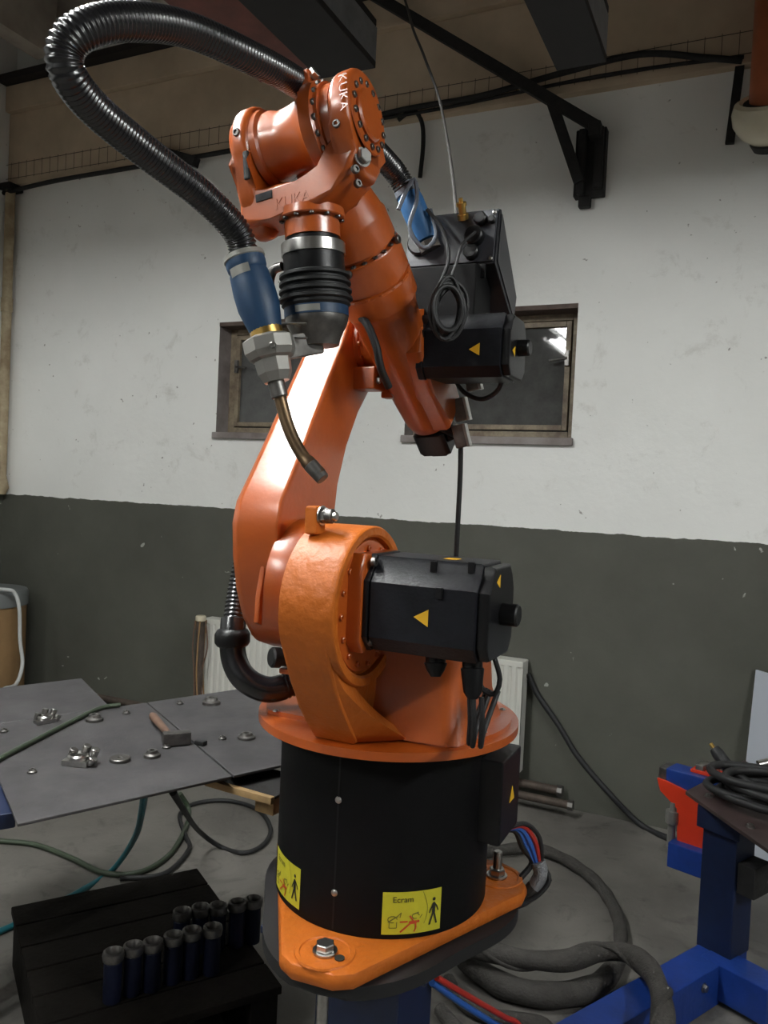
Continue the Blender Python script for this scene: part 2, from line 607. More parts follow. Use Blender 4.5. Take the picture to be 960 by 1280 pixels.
# windows
for wi, (x0, x1, z0, z1) in enumerate(WINS):
    D = 0.14
    b = B()   # outer frame
    fw = 0.045
    for lo, hi in (((x0, YB + D - .02, z0), (x0 + fw, YB + D + .04, z1)), ((x1 - fw, YB + D - .02, z0), (x1, YB + D + .04, z1)),
                   ((x0 + fw, YB + D - .02, z1 - fw), (x1 - fw, YB + D + .04, z1)), ((x0 + fw, YB + D - .02, z0), (x1 - fw, YB + D + .04, z0 + fw))):
        b.lohi(lo, hi, 0.004)
    wn = struct('window_%d' % (wi + 1), b, FRAMEW)
    b = B()   # reveal faces
    b.quad((x0, YB, z0), (x0, YB + D, z0), (x0, YB + D, z1), (x0, YB, z1))
    b.quad((x1, YB, z0), (x1, YB + D, z0), (x1, YB + D, z1), (x1, YB, z1))
    def child(nm, bb, mt):
        o = part(nm, bb, mt, None)
        loc = o.location.copy()
        o.parent = wn
        o.location = loc - wn.location
        return o
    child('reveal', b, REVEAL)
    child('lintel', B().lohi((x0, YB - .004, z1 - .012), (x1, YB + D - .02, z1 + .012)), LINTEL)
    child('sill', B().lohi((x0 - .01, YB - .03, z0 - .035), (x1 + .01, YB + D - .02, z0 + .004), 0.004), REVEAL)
    b = B()   # sash
    sw = 0.028
    a0, a1, c0, c1 = x0 + fw + .006, x1 - fw - .006, z0 + fw + .006, z1 - fw - .006
    for lo, hi in (((a0, YB + D - .03, c0), (a0 + sw, YB + D + .01, c1)), ((a1 - sw, YB + D - .03, c0), (a1, YB + D + .01, c1)),
                   ((a0 + sw, YB + D - .03, c1 - sw), (a1 - sw, YB + D + .01, c1)), ((a0 + sw, YB + D - .03, c0), (a1 - sw, YB + D + .01, c0 + sw))):
        b.lohi(lo, hi, 0.003)
    child('sash', b, FRAMEW)
    child('pane', B().lohi((a0 + sw - .004, YB + D - .008, c0 + sw - .004), (a1 - sw + .004, YB + D - .002, c1 - sw + .004)), PANE)
    b = B()
    hx = a1 - sw / 2 if wi else a0 + sw / 2
    b.lohi((hx - .012, YB + D - .05, (c0 + c1) / 2 + .05), (hx + .012, YB + D - .03, (c0 + c1) / 2 + .13), 0.003)
    sg = -1 if wi else 1
    b.cyl((hx, YB + D - .05, (c0 + c1) / 2 + .09), (hx + sg * .09, YB + D - .065, (c0 + c1) / 2 + .075), .007)
    child('handle', b, DSTEEL)

# lamps: twin fluorescent battens hanging from the ceiling, running along Y
LL = ['twin fluorescent tube lamp hanging above the steel plates, next to the window wall',
      'twin fluorescent tube lamp in line with the one above the plates, further from the windows',
      'added twin fluorescent tube lamp, unseen, giving fill light on the blue fixture side of the hall']
for i, (x, y, z) in enumerate(LAMPS):
    t = thing('fluorescent_lamp', LL[i], 'lamp', (x, y, z))
    part('housing', B().prism([(-.045, .07), (-.135, -.012), (-.128, -.018), (-.04, .030), (.04, .030), (.128, -.018), (.135, -.012), (.045, .07)],
                              (x, y, z), (1, 0, 0), (0, 0, 1), (0, 1, 0), -.78, .78), HOUSING, t)
    for sx in (-.05, .05):
        part('tube', B().cyl((x + sx, y - .74, z), (x + sx, y + .74, z), .016, n=10), TUBE_M, t)
    for sy in (-.6, .6):
        part('hanger_rod', B().cyl((x, y + sy, z + .05), (x, y + sy, ZC), .006, n=8), DSTEEL, t)
        part('lamp_holder', B().lohi((x - .075, y + sy * 1.2667 - .015, z - .03), (x + .075, y + sy * 1.2667 + .015, z + .035), .004), HOUSING, t)

# ================================================================== THE ROBOT
BX, BY = -0.754, 1.694
ZF = 0.675            # top of the foot plate
AY, AZ = 1.432, 1.362  # shoulder axis
X1, Y1, Z1 = V((1, 0, 0)), V((0, 1, 0)), V((0, 0, 1))

ped = thing('robot_pedestal', 'dark blue square steel post carrying the orange robot', 'pedestal', (BX, BY, 0))
part('post', B().lohi((BX - .105, BY - .105, .02), (BX + .105, BY + .105, .592), .008), BLUED, ped)
part('base_plate', B().lohi((BX - .26, BY - .26, 0), (BX + .26, BY + .26, .02), .003), BLUED, ped)
part('top_plate', B().lohi((BX - .20, BY - .20, .592), (BX + .20, BY + .20, .6095), .003), BLUED, ped)

rob = thing('industrial_robot', 'orange jointed welding robot arm with black base drum on blue post', 'robot', (BX, BY, .61))


def lobes(Rr, wd, extra=0):
    pts = []
    for a in (-85, 35, 155):
        ca, sa = math.cos(R(a)), math.sin(R(a))
        for t, q in ((-1, 0.0), (-.55, 0.022), (.55, 0.022), (1, 0.0)):
            rr = (Rr if a == -85 else Rr - .032) - .022 + q
            pts.append((ca * rr - sa * wd * t, sa * rr + ca * wd * t))
    return pts


# rubber pad + foot
pad = []
for i in range(72):
    a = 2 * pi * i / 72
    pad.append((math.cos(a) * (.299 + .040 * math.cos(3 * (a + R(85))) + .018 * math.cos(a + R(85))), math.sin(a) * (.299 + .040 * math.cos(3 * (a + R(85))) + .018 * math.cos(a + R(85)))))
part('mounting_pad', B().prism(pad, (BX, BY, 0), X1, Y1, Z1, .610, .638, .008), RUBBER, rob, 'dark rounded pad under the foot')
foot = part('foot', B().prism(lobes(.378, .080), (BX, BY, 0), X1, Y1, Z1, .638, ZF, .013), ORANGE_Y, rob)
for a in (-85, 35, 155):
    rbolt = .317 if a == -85 else .285
    c = V((BX + math.cos(R(a)) * rbolt, BY + math.sin(R(a)) * rbolt, ZF))
    bb = B().lathe(c - Z1 * .001, Z1, [(0, .062), (.004, .060), (.004, .052), (.0015, .05), (.0015, 0)], 28)
    part('bolt_seat', bb, ORANGE_Y, foot)
    if a == -85:
        put('foot_bolt', HEX, c + Z1 * .002, Z1, foot, None, .020)
        part('dowel_hole', B().cyl(c + V((.036, -.006, .0012)), c + V((.036, -.006, .0032)), .010), INK, foot)
        part('bolt_shank', B().cyl((c.x, c.y, .48), (c.x, c.y, .638), .012, ch=.003), STEEL, foot)
    else:
        put('foot_bolt', HEX, c + Z1 * .002, Z1, foot, None, .020)
        part('stud', B().cyl(c + Z1 * .016, c + Z1 * .062, .0105, ch=.002), STEEL, foot)

# base drum
b = B()
b.lathe((BX, BY, 0), Z1, [(ZF, 0), (ZF, .243), (ZF + .004, .2445), (1.05, .2445), (1.0615, .244), (1.0615, 0)], 96)
drum = part('base_cover', b, BLACKC, rob, 'black cylindrical base cover')


def CP(th, z, r=.2445): return V((BX + math.cos(th) * r, BY + math.sin(th) * r, z))


def on_drum(px, py, r=.2445):
    """angle and height where the sight line of a mark meets the drum"""
    d = ray(px, py)
    ox, oy = EYE.x - BX, EYE.y - BY
    a_, b_, c_ = d.x ** 2 + d.y ** 2, 2 * (ox * d.x + oy * d.y), ox * ox + oy * oy - r * r
    D_ = max(b_ * b_ - 4 * a_ * c_, 0)
    t = (-b_ - math.sqrt(D_)) / (2 * a_)
    p = EYE + d * t
    return math.atan2(p.y - BY, p.x - BX), p.z


for px, py in ((423, 1000), (418, 1116)):
    th, z = on_drum(px, py)
    put('rivet', BUT, CP(th, z), V((math.cos(th), math.sin(th), 0)), drum, None, .0075)
th, z = on_drum(421, 1050)
part('seam', B().lohi((-.0025, 0, 0), (.0025, .001, .001)) if False else B().quad(CP(th - .008, ZF + .006, .2456), CP(th + .008, ZF + .006, .2456), CP(th + .008, 1.06, .2456), CP(th - .008, 1.06, .2456)), BLACKP, drum)


def drum_label(t0, t1, z0, z1):
    def uv(u, v, lift=0.0): return CP(t0 + (t1 - t0) * u, z0 + (z1 - z0) * v, .2452 + lift)
    b = B()
    N = 14
    for i in range(N):
        b.quad(uv(i / N, 0), uv((i + 1) / N, 0), uv((i + 1) / N, 1), uv(i / N, 1))
    bmesh.ops.remove_doubles(b.bm, verts=b.bm.verts, dist=1e-6)
    lab = part('warning_label', b, YELLOW, rob, 'yellow warning label with walking figure')
    asp = (t1 - t0) * .2452 / (z1 - z0)

    def strokes(lst, lift):
        b = B()
        for (u0, v0), (u1, v1), wd in lst:
            n = 3
            for i in range(n):
                a_, c_ = i / n, (i + 1) / n
                du, dv = (u1 - u0) * asp, v1 - v0
                L = math.hypot(du, dv) or 1
                nx, ny = -dv / L * wd / 2 / asp, du / L * wd / 2
                q = []
                for tt, sg in ((a_, 1), (a_, -1), (c_, -1), (c_, 1)):
                    q.append(uv(u0 + (u1 - u0) * tt + nx * sg, v0 + (v1 - v0) * tt + ny * sg, lift))
                b.quad(*q)
        return b

    def disc(b, u, v, r, lift):
        b.poly([uv(u + math.cos(2 * pi * i / 12) * r / asp, v + math.sin(2 * pi * i / 12) * r, lift) for i in range(12)])
        return b
    man = strokes([((.86, .66), (.86, .44), .085), ((.86, .68), (.80, .50), .035), ((.80, .50), (.785, .44), .03), ((.86, .68), (.925, .56), .035),
                   ((.925, .56), (.945, .47), .03), ((.855, .46), (.79, .16), .045), ((.865, .46), (.92, .17), .045)], .0012)
    disc(man, .862, .76, .042, .0012)
    part('walking_figure', man, INK, lab)
    red = strokes([((.44, .27), (.57, .28), .075), ((.46, .25), (.30, .06), .04), ((.42, .30), (.29, .30), .035), ((.52, .29), (.45, .44), .035),
                   ((.55, .26), (.56, .14), .035), ((.56, .14), (.53, .05), .03)], .0012)
    disc(red, .595, .29, .033, .0012)
    part('fallen_figure', red, INKR, lab)
    arc = []
    pts = [(.66 + .09 * math.sin(a * pi / 8), .98 - .11 * a) for a in range(8)]
    for a_, c_ in zip(pts, pts[1:]): arc.append((a_, c_, .012))
    for c0, c1, r0 in ((.17, .36, .11), (.55, .42, .09)):
        q = [(c0 + math.cos(i * pi / 5) * r0 / asp, c1 + math.sin(i * pi / 5) * r0 * .7) for i in range(9)]
        for a_, c_ in zip(q, q[1:]): arc.append((a_, c_, .022))
    arc += [((.1, .3), (.26, .44), .03), ((.12, .16), (.24, .16), .02), ((.12, .16), (.12, .30), .02), ((.24, .16), (.24, .3), .02),
            ((.25, .44), (.31, .52), .02), ((.31, .52), (.29, .4), .02), ((.5, .46), (.6, .5), .03), ((.62, .36), (.66, .44), .02)]
    part('line_drawing', strokes(arc, .0009), INKO, lab, stuff=True)
    tv, tf = text_mesh('Ecram')
    b = B()
    vs = [b.bm.verts.new(uv(.16 + x * .34, .76 + y * .34 * asp, .0012)) for x, y in tv]
    for f in tf:
        try: b.bm.faces.new([vs[i] for i in f])
        except ValueError: pass
    part('lettering', b, INK, lab)


ta, za = on_drum(476, 1173)
tb, zb = on_drum(549, 1166)
drum_label(ta, tb, .686, .686 + .088)
tc_, zc_ = on_drum(374, 1139)
drum_label(tc_ - (tb - ta) * 1.0, tc_, .69, .69 + .088)

# rotating column: flange disc with raised deck
b = B()
out = []
for i in range(96):
    a = 2 * pi * i / 96
    r = .300
    out.append((math.cos(a) * r, math.sin(a) * r))
b.prism(out, (BX, BY, 0), X1, Y1, Z1, 1.062, 1.080, .005)
col_ = part('column_flange', b, ORANGE, rob)
deck = [(x, max(y, -.185)) for x, y in [(math.cos(2 * pi * i / 96) * .283, math.sin(2 * pi * i / 96) * .283) for i in range(96)]]
dk = []
for p in deck:
    if not dk or (abs(p[0] - dk[-1][0]) + abs(p[1] - dk[-1][1])) > 1e-4: dk.append(p)
part('column_deck', B().prism(dk, (BX, BY, 0), X1, Y1, Z1, 1.080, 1.090, .003), ORANGE, rob)
for px, py in ((605, 915), (590, 917), (628, 887), (612, 880), (345, 889)):
    put('flange_screw', BUT, G(px, py, 1.0905), Z1, col_, None, .0075)

# shoulder stand: ring + web that flares into the body
XR0, XR1 = -0.802, -0.702
RR = .160


def stand_poly():
    pts = []
    for i in range(33):
        a = R(-22 + (232 + 0) * i / 32)     # from back-low over the top to front-low
        pts.append((AY + math.cos(a) * RR, AZ + math.sin(a) * RR))
    pts += [(1.322, 1.215), (1.362, 1.16), (1.396, 1.118), (1.425, 1.082), (1.87, 1.082), (1.80, 1.16), (1.70, 1.235), (1.62, 1.275)]
    return pts


b = B().prism(stand_poly(), (0, 0, 0), Y1, Z1, X1, XR0, XR1, .007, 3)
ring = part('shoulder_stand', b, ORANGE_Y, rob, 'ring-shaped yellow-orange shoulder casting')
# raised rim on the motor side and recessed hub
part('shoulder_rim', B().lathe((XR1 - .001, AY, AZ), X1, [(0, .138), (0, .160), (.014, .160), (.018, .157), (.018, .143), (.014, .138), (0, .138)], 72), ORANGE_Y, rob)
hub = part('shoulder_hub', B().lathe((XR1 - .001, AY, AZ), X1, [(0, 0), (0, .131), (.008, .131), (.010, .128), (.010, 0)], 64), ORANGE, rob)
bolts('hub_screw', CAPO, (XR1 + .009, AY, AZ), X1, .117, 16, hub, .0065, .1)
# flared body under the motor
secs = []
b = B()
prof = [(1.085, 0.00), (1.125, .016), (1.16, .03), (1.22, .036), (1.272, .04)]
rings = []
for z, ins in prof:
    x0, x1_, y0, y1_ = -.715, -.508 - ins * .55, 1.505 + ins * .8, 1.83 - ins
    rings.append([b.bm.verts.new(q) for q in ((x0, y0 - .03, z), (-.66, y0 - .012, z), (x1_ - .045, y0, z), (x1_ - .012, y0 + .014, z), (x1_, y0 + .045, z), (x1_, y1_ - .05, z), (x1_ - .05, y1_, z), (x0, y1_, z))])
for a_, c_ in zip(rings, rings[1:]):
    for i in range(8): b.bm.faces.new((a_[i], a_[(i + 1) % 8], c_[(i + 1) % 8], c_[i]))
b.bm.faces.new(rings[0][::-1])
b.bm.faces.new(rings[-1])
part('column_body', b, ORANGE, rob, angle=50)
# curved web between ring and body
b = B()
web = []
EDGE = [(1.256, 1.305), (1.215, 1.322), (1.16, 1.362), (1.118, 1.396), (1.082, 1.425)]
for i in range(9):
    t = i / 8
    z = 1.255 - .170 * t
    y = 1.423
    for (za_, ya_), (zb_, yb_) in zip(EDGE, EDGE[1:]):
        if zb_ <= z <= za_: y = ya_ + (yb_ - ya_) * (za_ - z) / (za_ - zb_)
    y += .004
    flare = .075 * t ** 1.8
    web.append((y, z, flare))
ra = [b.bm.verts.new((XR1 - .006, y, z)) for y, z, f in web]
rb = [b.bm.verts.new((XR1 + .004 + f, y + .006 + f * .95, z)) for y, z, f in web]
rc = [b.bm.verts.new((XR1 + .003 + f * .8, y + .05 + f * .8, z)) for y, z, f in web]
rd = [b.bm.verts.new((XR1 - .006, y + .06, z)) for y, z, f in web]
for i in range(8):
    for p, q in ((ra, rb), (rb, rc), (rc, rd), (rd, ra)):
        b.bm.faces.new((p[i], p[i + 1], q[i + 1], q[i]))
b.bm.faces.new((ra[0], rb[0], rc[0], rd[0]))
b.bm.faces.new((ra[-1], rd[-1], rc[-1], rb[-1]))
part('column_web', b, ORANGE_Y, rob, angle=60)
# lug with lifting bolt on top of the ring
lp = XP(396, 644, -.775)
b = B().lohi((-.792, lp.y - .020, AZ + .14), (-.764, lp.y + .020, lp.z + .018), .006)
lug = part('lug', b, ORANGE_Y, rob)
lc = V((-.764, lp.y, lp.z))
put('lug_bolt', HEX, lc, X1, lug, None, .0155)
part('lug_washer', B().cyl(lc + X1 * .010, lc + X1 * .026, .0145, ch=.002), DSTEEL, lug)
part('lug_stud', B().cyl(lc + X1 * .02, lc + X1 * .034, .009, ch=.002), STEEL, lug)

# ---- motors -----------------------------------------------------------------
MSEC = [(-.085, -.062), (-.085, .042), (-.058, .066), (-.055, .090), (.055, .090), (.058, .066), (.085, .042), (.085, -.062), (.060, -.090), (-.060, -.090)]


def triangle(parent, c, u, v, n, s, name='warning_triangle'):
    b = B()
    b.prism([(-.58 * s, 0), (.5 * s, -.6 * s), (.5 * s, .6 * s)], c, u, v, n, 0, .0012)
    return part(name, b, TRI, parent, 'yellow warning triangle')


MZ = 1.380
mo = part('shoulder_motor', B().prism(MSEC, (0, AY, MZ), Y1, Z1, X1, -.650, -.440, .004), MOTOR, rob, 'black shoulder drive motor')
part('motor_flange', B().prism([(p[0] * 1.02, p[1] * 1.03) for p in MSEC], (0, AY, MZ), Y1, Z1, X1, -.664, -.652, .003), BLACKP, mo)
part('motor_spacer', B().prism([(p[0] * .86, p[1] * .86) for p in MSEC], (0, AY, MZ), Y1, Z1, X1, -.657, -.649), DSTEEL, mo)
part('end_cap', B().prism([(p[0] * .93, p[1] * .95) for p in MSEC], (0, AY, MZ), Y1, Z1, X1, -.441, -.418, .006), BLACKP, mo)
part('end_knob', B().cyl((-.42, AY, MZ - .004), (-.385, AY, MZ - .004), .021, ch=.003), BLACKP, mo)
for dy, dz in ((-.068, .078), (.068, .078), (-.066, -.074), (.066, -.074)):
    put('motor_bolt', CAP, (-.655, AY + dy, MZ + dz), X1, mo, None, .0095)
for dx, dy, dz in ((-.51, -.0875, .034), (-.462, -.057, .082), (-.535, -.057, .078)):
    part('clip', B().box((dx, AY + dy, MZ + dz), (.006, .003, .010), None, .001), BLACKP, mo)
triangle(mo, (-.543, AY - .0852, MZ - .014), X1, Z1, -Y1, .026)
triangle(mo, (-.4185, AY - .03, MZ + .058), Y1, Z1, X1, .02)
part('edge_sticker', B().lohi((-.53, AY - .02, MZ + .0902), (-.505, AY + .01, MZ + .0908)), TRI, mo)
# orange adapter between hub and motor
part('motor_adapter', B().prism([(-.072, -.094), (-.092, -.07), (-.092, .06), (-.072, .096), (.072, .096), (.092, .06), (.092, -.07), (.072, -.094)],
                                (0, AY, MZ - .004), Y1, Z1, X1, -.697, -.663, .005), ORANGE, rob)
# cable connectors under the motor
for (x, dz, ln) in ((-.535, 0, .035), (-.462, 0, .065)):
    b = B().lathe((x, AY - .025, MZ - .085), V((.12, -.18, -1)), [(0, 0), (0, .019), (.02, .019), (.022, .022), (ln, .017), (ln + .012, .009), (ln + .012, 0)], 18)
    part('cable_plug', b, BLACKP, mo)
for dx, dy in ((0, 0), (.014, .006), (-.01, .01)):
    q = V((-.452 + dx, AY - .04 + dy, MZ - .155))
    part('plug_cable', B().tube(spline([q, q + V((.004, 0, -.05)), q + V((-.006, .03, -.10)), q + V((-.02, .09, -.09)), q + V((-.01, .14, -.02))], .01), .0055, 8), RUBBER, mo)
part('loop_cable', B().tube(spline([(-.43, AY + .0, MZ - .08), (-.415, AY, MZ - .125), (-.425, AY, MZ - .155), (-.45, AY, MZ - .145), (-.46, AY + .01, MZ - .10)], .008), .005, 8), RUBBER, mo)

# ---- lower arm ------------------------------------------------------------------
front = [(1.520, 1.232), (1.462, 1.252), (1.420, 1.300), (1.388, 1.365), (1.366, 1.440), (1.356, 1.512), (1.366, 1.562), (1.400, 1.612), (1.462, 1.705), (1.535, 1.822), (1.600, 1.920), (1.634, 1.985), (1.662, 2.030)]
back = [(1.735, 2.045), (1.795, 2.015), (1.815, 1.950), (1.790, 1.880), (1.735, 1.820), (1.690, 1.770), (1.640, 1.690), (1.605, 1.600), (1.590, 1.500), (1.595, 1.400), (1.590, 1.300), (1.565, 1.248)]
XA0, XA1 = -1.000, -.862
b = B()
loop = front + back


def width(z):   # arm narrows a little to the top
    t = max(0, min(1, (z - 1.25) / .75))
    return XA0 + .028 * t, XA1 - .004 * t


ins = .022
cen = V((sum(p[0] for p in loop) / len(loop), sum(p[1] for p in loop) / len(loop)))
n = len(loop)
def inset(i, d):
    p0, p1, p2 = V(loop[i - 1]), V(loop[i]), V(loop[(i + 1) % n])
    t = (p2 - p0).normalized()
    return p1 + V((t.y, -t.x)) * d
rows = []
for fx, d in ((0, .028), (.06, .012), (.18, .002), (.24, 0), (.93, 0), (.975, .003), (1, .011)):
    row = []
    for i in range(n):
        q = inset(i, d)
        x0, x1_ = width(loop[i][1])
        row.append(b.bm.verts.new((x0 + (x1_ - x0) * fx, q.x, q.y)))
    rows.append(row)
for a_, c_ in zip(rows, rows[1:]):
    for i in range(n): b.bm.faces.new((a_[i], a_[(i + 1) % n], c_[(i + 1) % n], c_[i]))
b.bm.faces.new(rows[0][::-1])
b.bm.faces.new(rows[-1])
arm = part('lower_arm', b, ORANGE, rob, 'broad leaning orange lower arm', angle=40)
# shoulder joint boss behind the ring
part('shoulder_boss', B().lathe((XA1 - .01, AY + .03, AZ + .03), X1, [(0, 0), (0, .135), (.045, .135), (.075, .12), (.075, 0)], 48), ORANGE, rob)
# cast fin on the front face
fp = XP(327, 745, -.905)
b = B()
b.prism([(0, -.06), (-.017, -.052), (-.012, .0), (0, .062)], (0, fp.y, fp.z), Y1, Z1, X1, -.912, -.900, .003)
part('cast_fin', b, ORANGE, arm)
b = B()
b.prism([(-.022, -.02), (-.026, 0), (-.014, .03), (.02, .03), (.02, -.02)], XP(393, 425, -.955), Y1, Z1, X1, -.02, .035, .006)
part('cast_step', b, ORANGE, arm)

# elbow hub
EY, EZ = 1.722, 1.945
eh = part('elbow_hub', B().lathe((XA1 - .01, EY, EZ), X1, [(0, 0), (0, .082), (.018, .082), (.020, .074), (.05, .074), (.05, .070), (.15, .070), (.15, 0)], 48), ORANGE, rob)
bolts('elbow_screw', CAPO, (XA1 + .009, EY, EZ), X1, .078, 14, eh, .006)
sb = XP(455, 473, -.845)
part('stop_block', B().box(sb + V((0, .016, 0)), (.033, .030, .026), None, .004), ORANGE, rob)
put('stop_bolt', HEX, sb + V((.034, .004, -.004)), X1, eh, None, .008)
b = B()
sp2 = XP(490, 490, -.80)
b.box(sp2, (.022, .016, .016), None, .004)
brk = part('stop_bracket', b, ORANGE, rob)
put('bracket_bolt', HEX, sp2 + V((.018, -.012, 0)), V((.8, -.6, 0)), brk, None, .013)
part('elbow_cable', B().tube(spline([P(446, 394, 1.72), P(458, 404, 1.69), P(470, 432, 1.68), P(476, 460, 1.69), P(486, 484, 1.72)], .01), .0085, 10), RUBBER, rob)

# ---- forearm ----------------------------------------------------------------
FB = V((-.742, 1.845, 1.762))
WR = V((-.807, 1.31, 2.272))
FE = (WR - FB).normalized()
FL = (WR - FB).length
fa = part('forearm', B().lathe(FB, FE, [(-.006, 0), (-.004, .036), (.006, .050), (.03, .058), (.10, .064), (.18, .067), (.26, .069), (.33, .074), (.352, .080), (.36, .086), (.405, .087), (.409, .084)], 48), ORANGE, rob)
fu = part('forearm_sleeve', B().lathe(FB, FE, [(.409, .084), (.411, .079), (.418, .079), (.420, .087), (.478, .087), (.482, .084), (.482, .071), (.492, .071), (.494, .084), (.545, .082), (.552, .078), (.60, .066), (.64, .06), (.70, .055)], 48), ORANGE, rob)
bolts('sleeve_screw', CAP, FB + FE * .480, FE, .078, 20, fu, .0058)
bolts('flange_screw', CAPO, FB + FE * .405, FE, .0815, 18, fa, .0055)
for px, py in ((438, 338), (501, 298)):
    q = P(px, py, 1.63)
    ax = FB + FE * (q - FB).dot(FE)
    rd_ = (q - ax).normalized()
    put('plug_screw', CAP, ax + rd_ * .0865, rd_, fa, None, .009)
# elbow side casting (towards the motor side)
part('elbow_cover', B().prism([(-.06, -.05), (.05, -.06), (.17, -.055), (.20, 0), (.17, .055), (.05, .07), (-.06, .05)], FB + FE * .08, FE, basis(FE, X1)[1], basis(FE, X1)[0], .02, .075, .012), ORANGE, rob)

# wrist: drum of the forearm and yoke
WR = V((-.806, 1.31, 2.252))
U5 = V((.987, 0, .155)).normalized()
DN = V((.072, .065, -.994)).normalized()
FW = U5.cross(DN).normalized()
if FW.y > 0: FW = -FW
wd = part('wrist_drum', B().lathe(WR, U5, [(-.085, 0), (-.085, .062), (-.06, .064), (-.045, .058), (-.02, .060), (.0, .064), (.022, .074), (.028, .084), (.052, .084), (.056, .078), (.064, .078), (.066, .072), (.083, .072), (.083, 0)], 48), ORANGE, rob)
bolts('drum_screw', CAP, WR + U5 * .055, U5, .077, 18, wd, .0062)
tp = WR + U5 * .012 - DN * .088 + FW * .012
lugw = part('drum_lug', B().box(tp + DN * .012, (.014, .020, .030), (U5, FW, DN), .005), ORANGE, wd)
put('drum_bolt', HEX, tp + U5 * .010 - DN * .010, (U5 - DN * .6), wd, None, .013)


def cheek(poly, a, c, nm, bev=.010):
    return part(nm, B().prism(poly, WR, FW, DN, U5, a, c, bev, 3), ORANGE, rob)


def arcpts(cx, cy, r, a0, a1, k): return [(cx + math.cos(R(a0 + (a1 - a0) * i / k)) * r, cy + math.sin(R(a0 + (a1 - a0) * i / k)) * r) for i in range(k + 1)]


# poly coordinates: (forward, down)
lp_ = arcpts(0, 0, .080, 150, 390, 20) + [(.066, .09), (.052, .128)] + arcpts(.0, .125, .042, 20, 160, 8) + [(-.050, .124), (-.062, .08)]
yl = cheek(lp_, -.126, -.086, 'yoke_cheek', .013)
part('yoke_cheek_cap', B().lathe(WR - U5 * .086, -U5, [(.039, .07), (.046, .066), (.048, .04), (.048, 0)], 32), ORANGE, yl)
part('inner_boss', B().lathe(WR - U5 * .087, U5, [(0, .072), (.012, .07), (.016, .064)], 32), ORANGE, yl)
put('cheek_plug', CAP, WR - U5 * .106 + FW * .0765 - DN * .012, FW, yl, None, .0075)
part('cheek_slot', B().box(WR - U5 * .092 + FW * .073 + DN * .05, (.006, .004, .026), (U5, FW, DN), .003), IRON, yl)
rp_ = arcpts(0, 0, .082, 140, 385, 22) + [(.064, .062), (.045, .098), (.018, .112), (-.03, .112), (-.054, .088)]
yr = cheek(rp_, .084, .126, 'yoke_cheek', .012)
part('bearing_ring', B().lathe(WR + U5 * .1255, U5, [(0, .070), (.003, .068), (.003, .050), (-.004, .048), (-.004, 0)], 40), ORANGE, yr)
part('bearing_cap', B().lathe(WR + U5 * .121, U5, [(0, .046), (.010, .046), (.014, .042), (.014, 0)], 40), ORANGE, yr)
bolts('bearing_screw', CAP, WR + U5 * .1280, U5, .058, 14, yr, .0060)
put('cheek_plug', CAP, WR + U5 * .100 + FW * .0715 + DN * .032, FW, yr, None, .0075)
for k_, (du, dw, dd_) in enumerate(((.128, .035, .085), (.118, .048, .108), (.108, .02, .122))):
    put('limb_bolt', HEX if k_ == 0 else CAP, WR + U5 * du + FW * dw + DN * dd_, U5 + FW * .5, yr, None, .014 if k_ == 0 else .008)
# S-shaped lower limb of the right cheek, joining the crossbar
b = B()
limb = [(.126, .03), (.126, .080), (.104, .112), (.072, .132), (.044, .147), (-.06, .150), (-.106, .150), (-.126, .140), (-.126, .100), (-.088, .092), (-.045, .090), (.0, .098), (.028, .102), (.054, .092), (.074, .064), (.084, .03)]
b.prism(limb, WR, U5, DN, FW, -.050, .056, .010, 3)
yb = part('yoke_crossbar', b, ORANGE, rob)
part('crossbar_notch', B().box(WR - U5 * .068 + DN * .108 + FW * .0565, (.018, .002, .007), (U5, FW, DN), .001), IRON, yb)


def emboss(txt, o, u, v, n, width_, parent):
    tv, tf = text_mesh(txt)
    b = B()
    vs = [b.bm.verts.new(V(o) + u * (x * width_) + v * (y * width_)) for x, y in tv]
    fs = []
    for f in tf:
        try: fs.append(b.bm.faces.new([vs[i] for i in f]))
        except ValueError: pass
    ex = bmesh.ops.extrude_face_region(b.bm, geom=fs)
    for g in ex['geom']:
        if isinstance(g, bmesh.types.BMVert): g.co += n * .0009
    return part('cast_lettering', b, ORANGE, parent)


emboss('KUKA', WR - U5 * .045 + DN * .139 + FW * .0562, U5, -DN, FW, .075, yb)
emboss('KUKA', WR + U5 * .112 + FW * .0805 - DN * .045, DN, U5, FW, .062, yr)

# tool mount below the yoke
mt = WR - DN * .007
fl = part('tool_flange', B().lathe(mt, DN, [(.145, 0), (.145, .062), (.160, .063), (.162, .061), (.162, .050), (.168, .050), (.168, .0525), (.196, .0525), (.196, 0)], 48), ORANGE, rob)
bolts('flange_screw', CAP, mt + DN * .1615, DN, .0565, 12, fl, .005)
ms = part('clutch_body', B().lathe(mt, DN, [(.196, 0), (.196, .049), (.207, .050), (.207, .058), (.232, .058), (.262, .0585), (.264, .05), (.35, .05), (.35, 0)], 48), BLACKP, rob, 'black collision clutch of the torch mount')
part('clutch_ring', B().lathe(mt, DN, [(.207, .055), (.207, .0605), (.208, .061), (.228, .061), (.229, .0605), (.229, .055)], 64), STEEL, ms, 'polished steel ring')
pr = [(.258, .05)]
for i in range(4):
    t = .262 + i * .0145
    pr += [(t, .060 + i * .001), (t + .003, .067 + i * .001), (t + .008, .0675 + i * .001), (t + .011, .061 + i * .001)]
pr += [(.322, .066), (.328, .06), (.328, .05)]
part('bellows', B().lathe(mt, DN, pr, 56), RUBBER, ms, 'ribbed black rubber bellows')
part('blue_band', B().lathe(mt, DN, [(.326, .05), (.326, .0615), (.344, .0615), (.344, .05)], 48), BLUEG, ms)
th_ = math.atan2(0, 1)
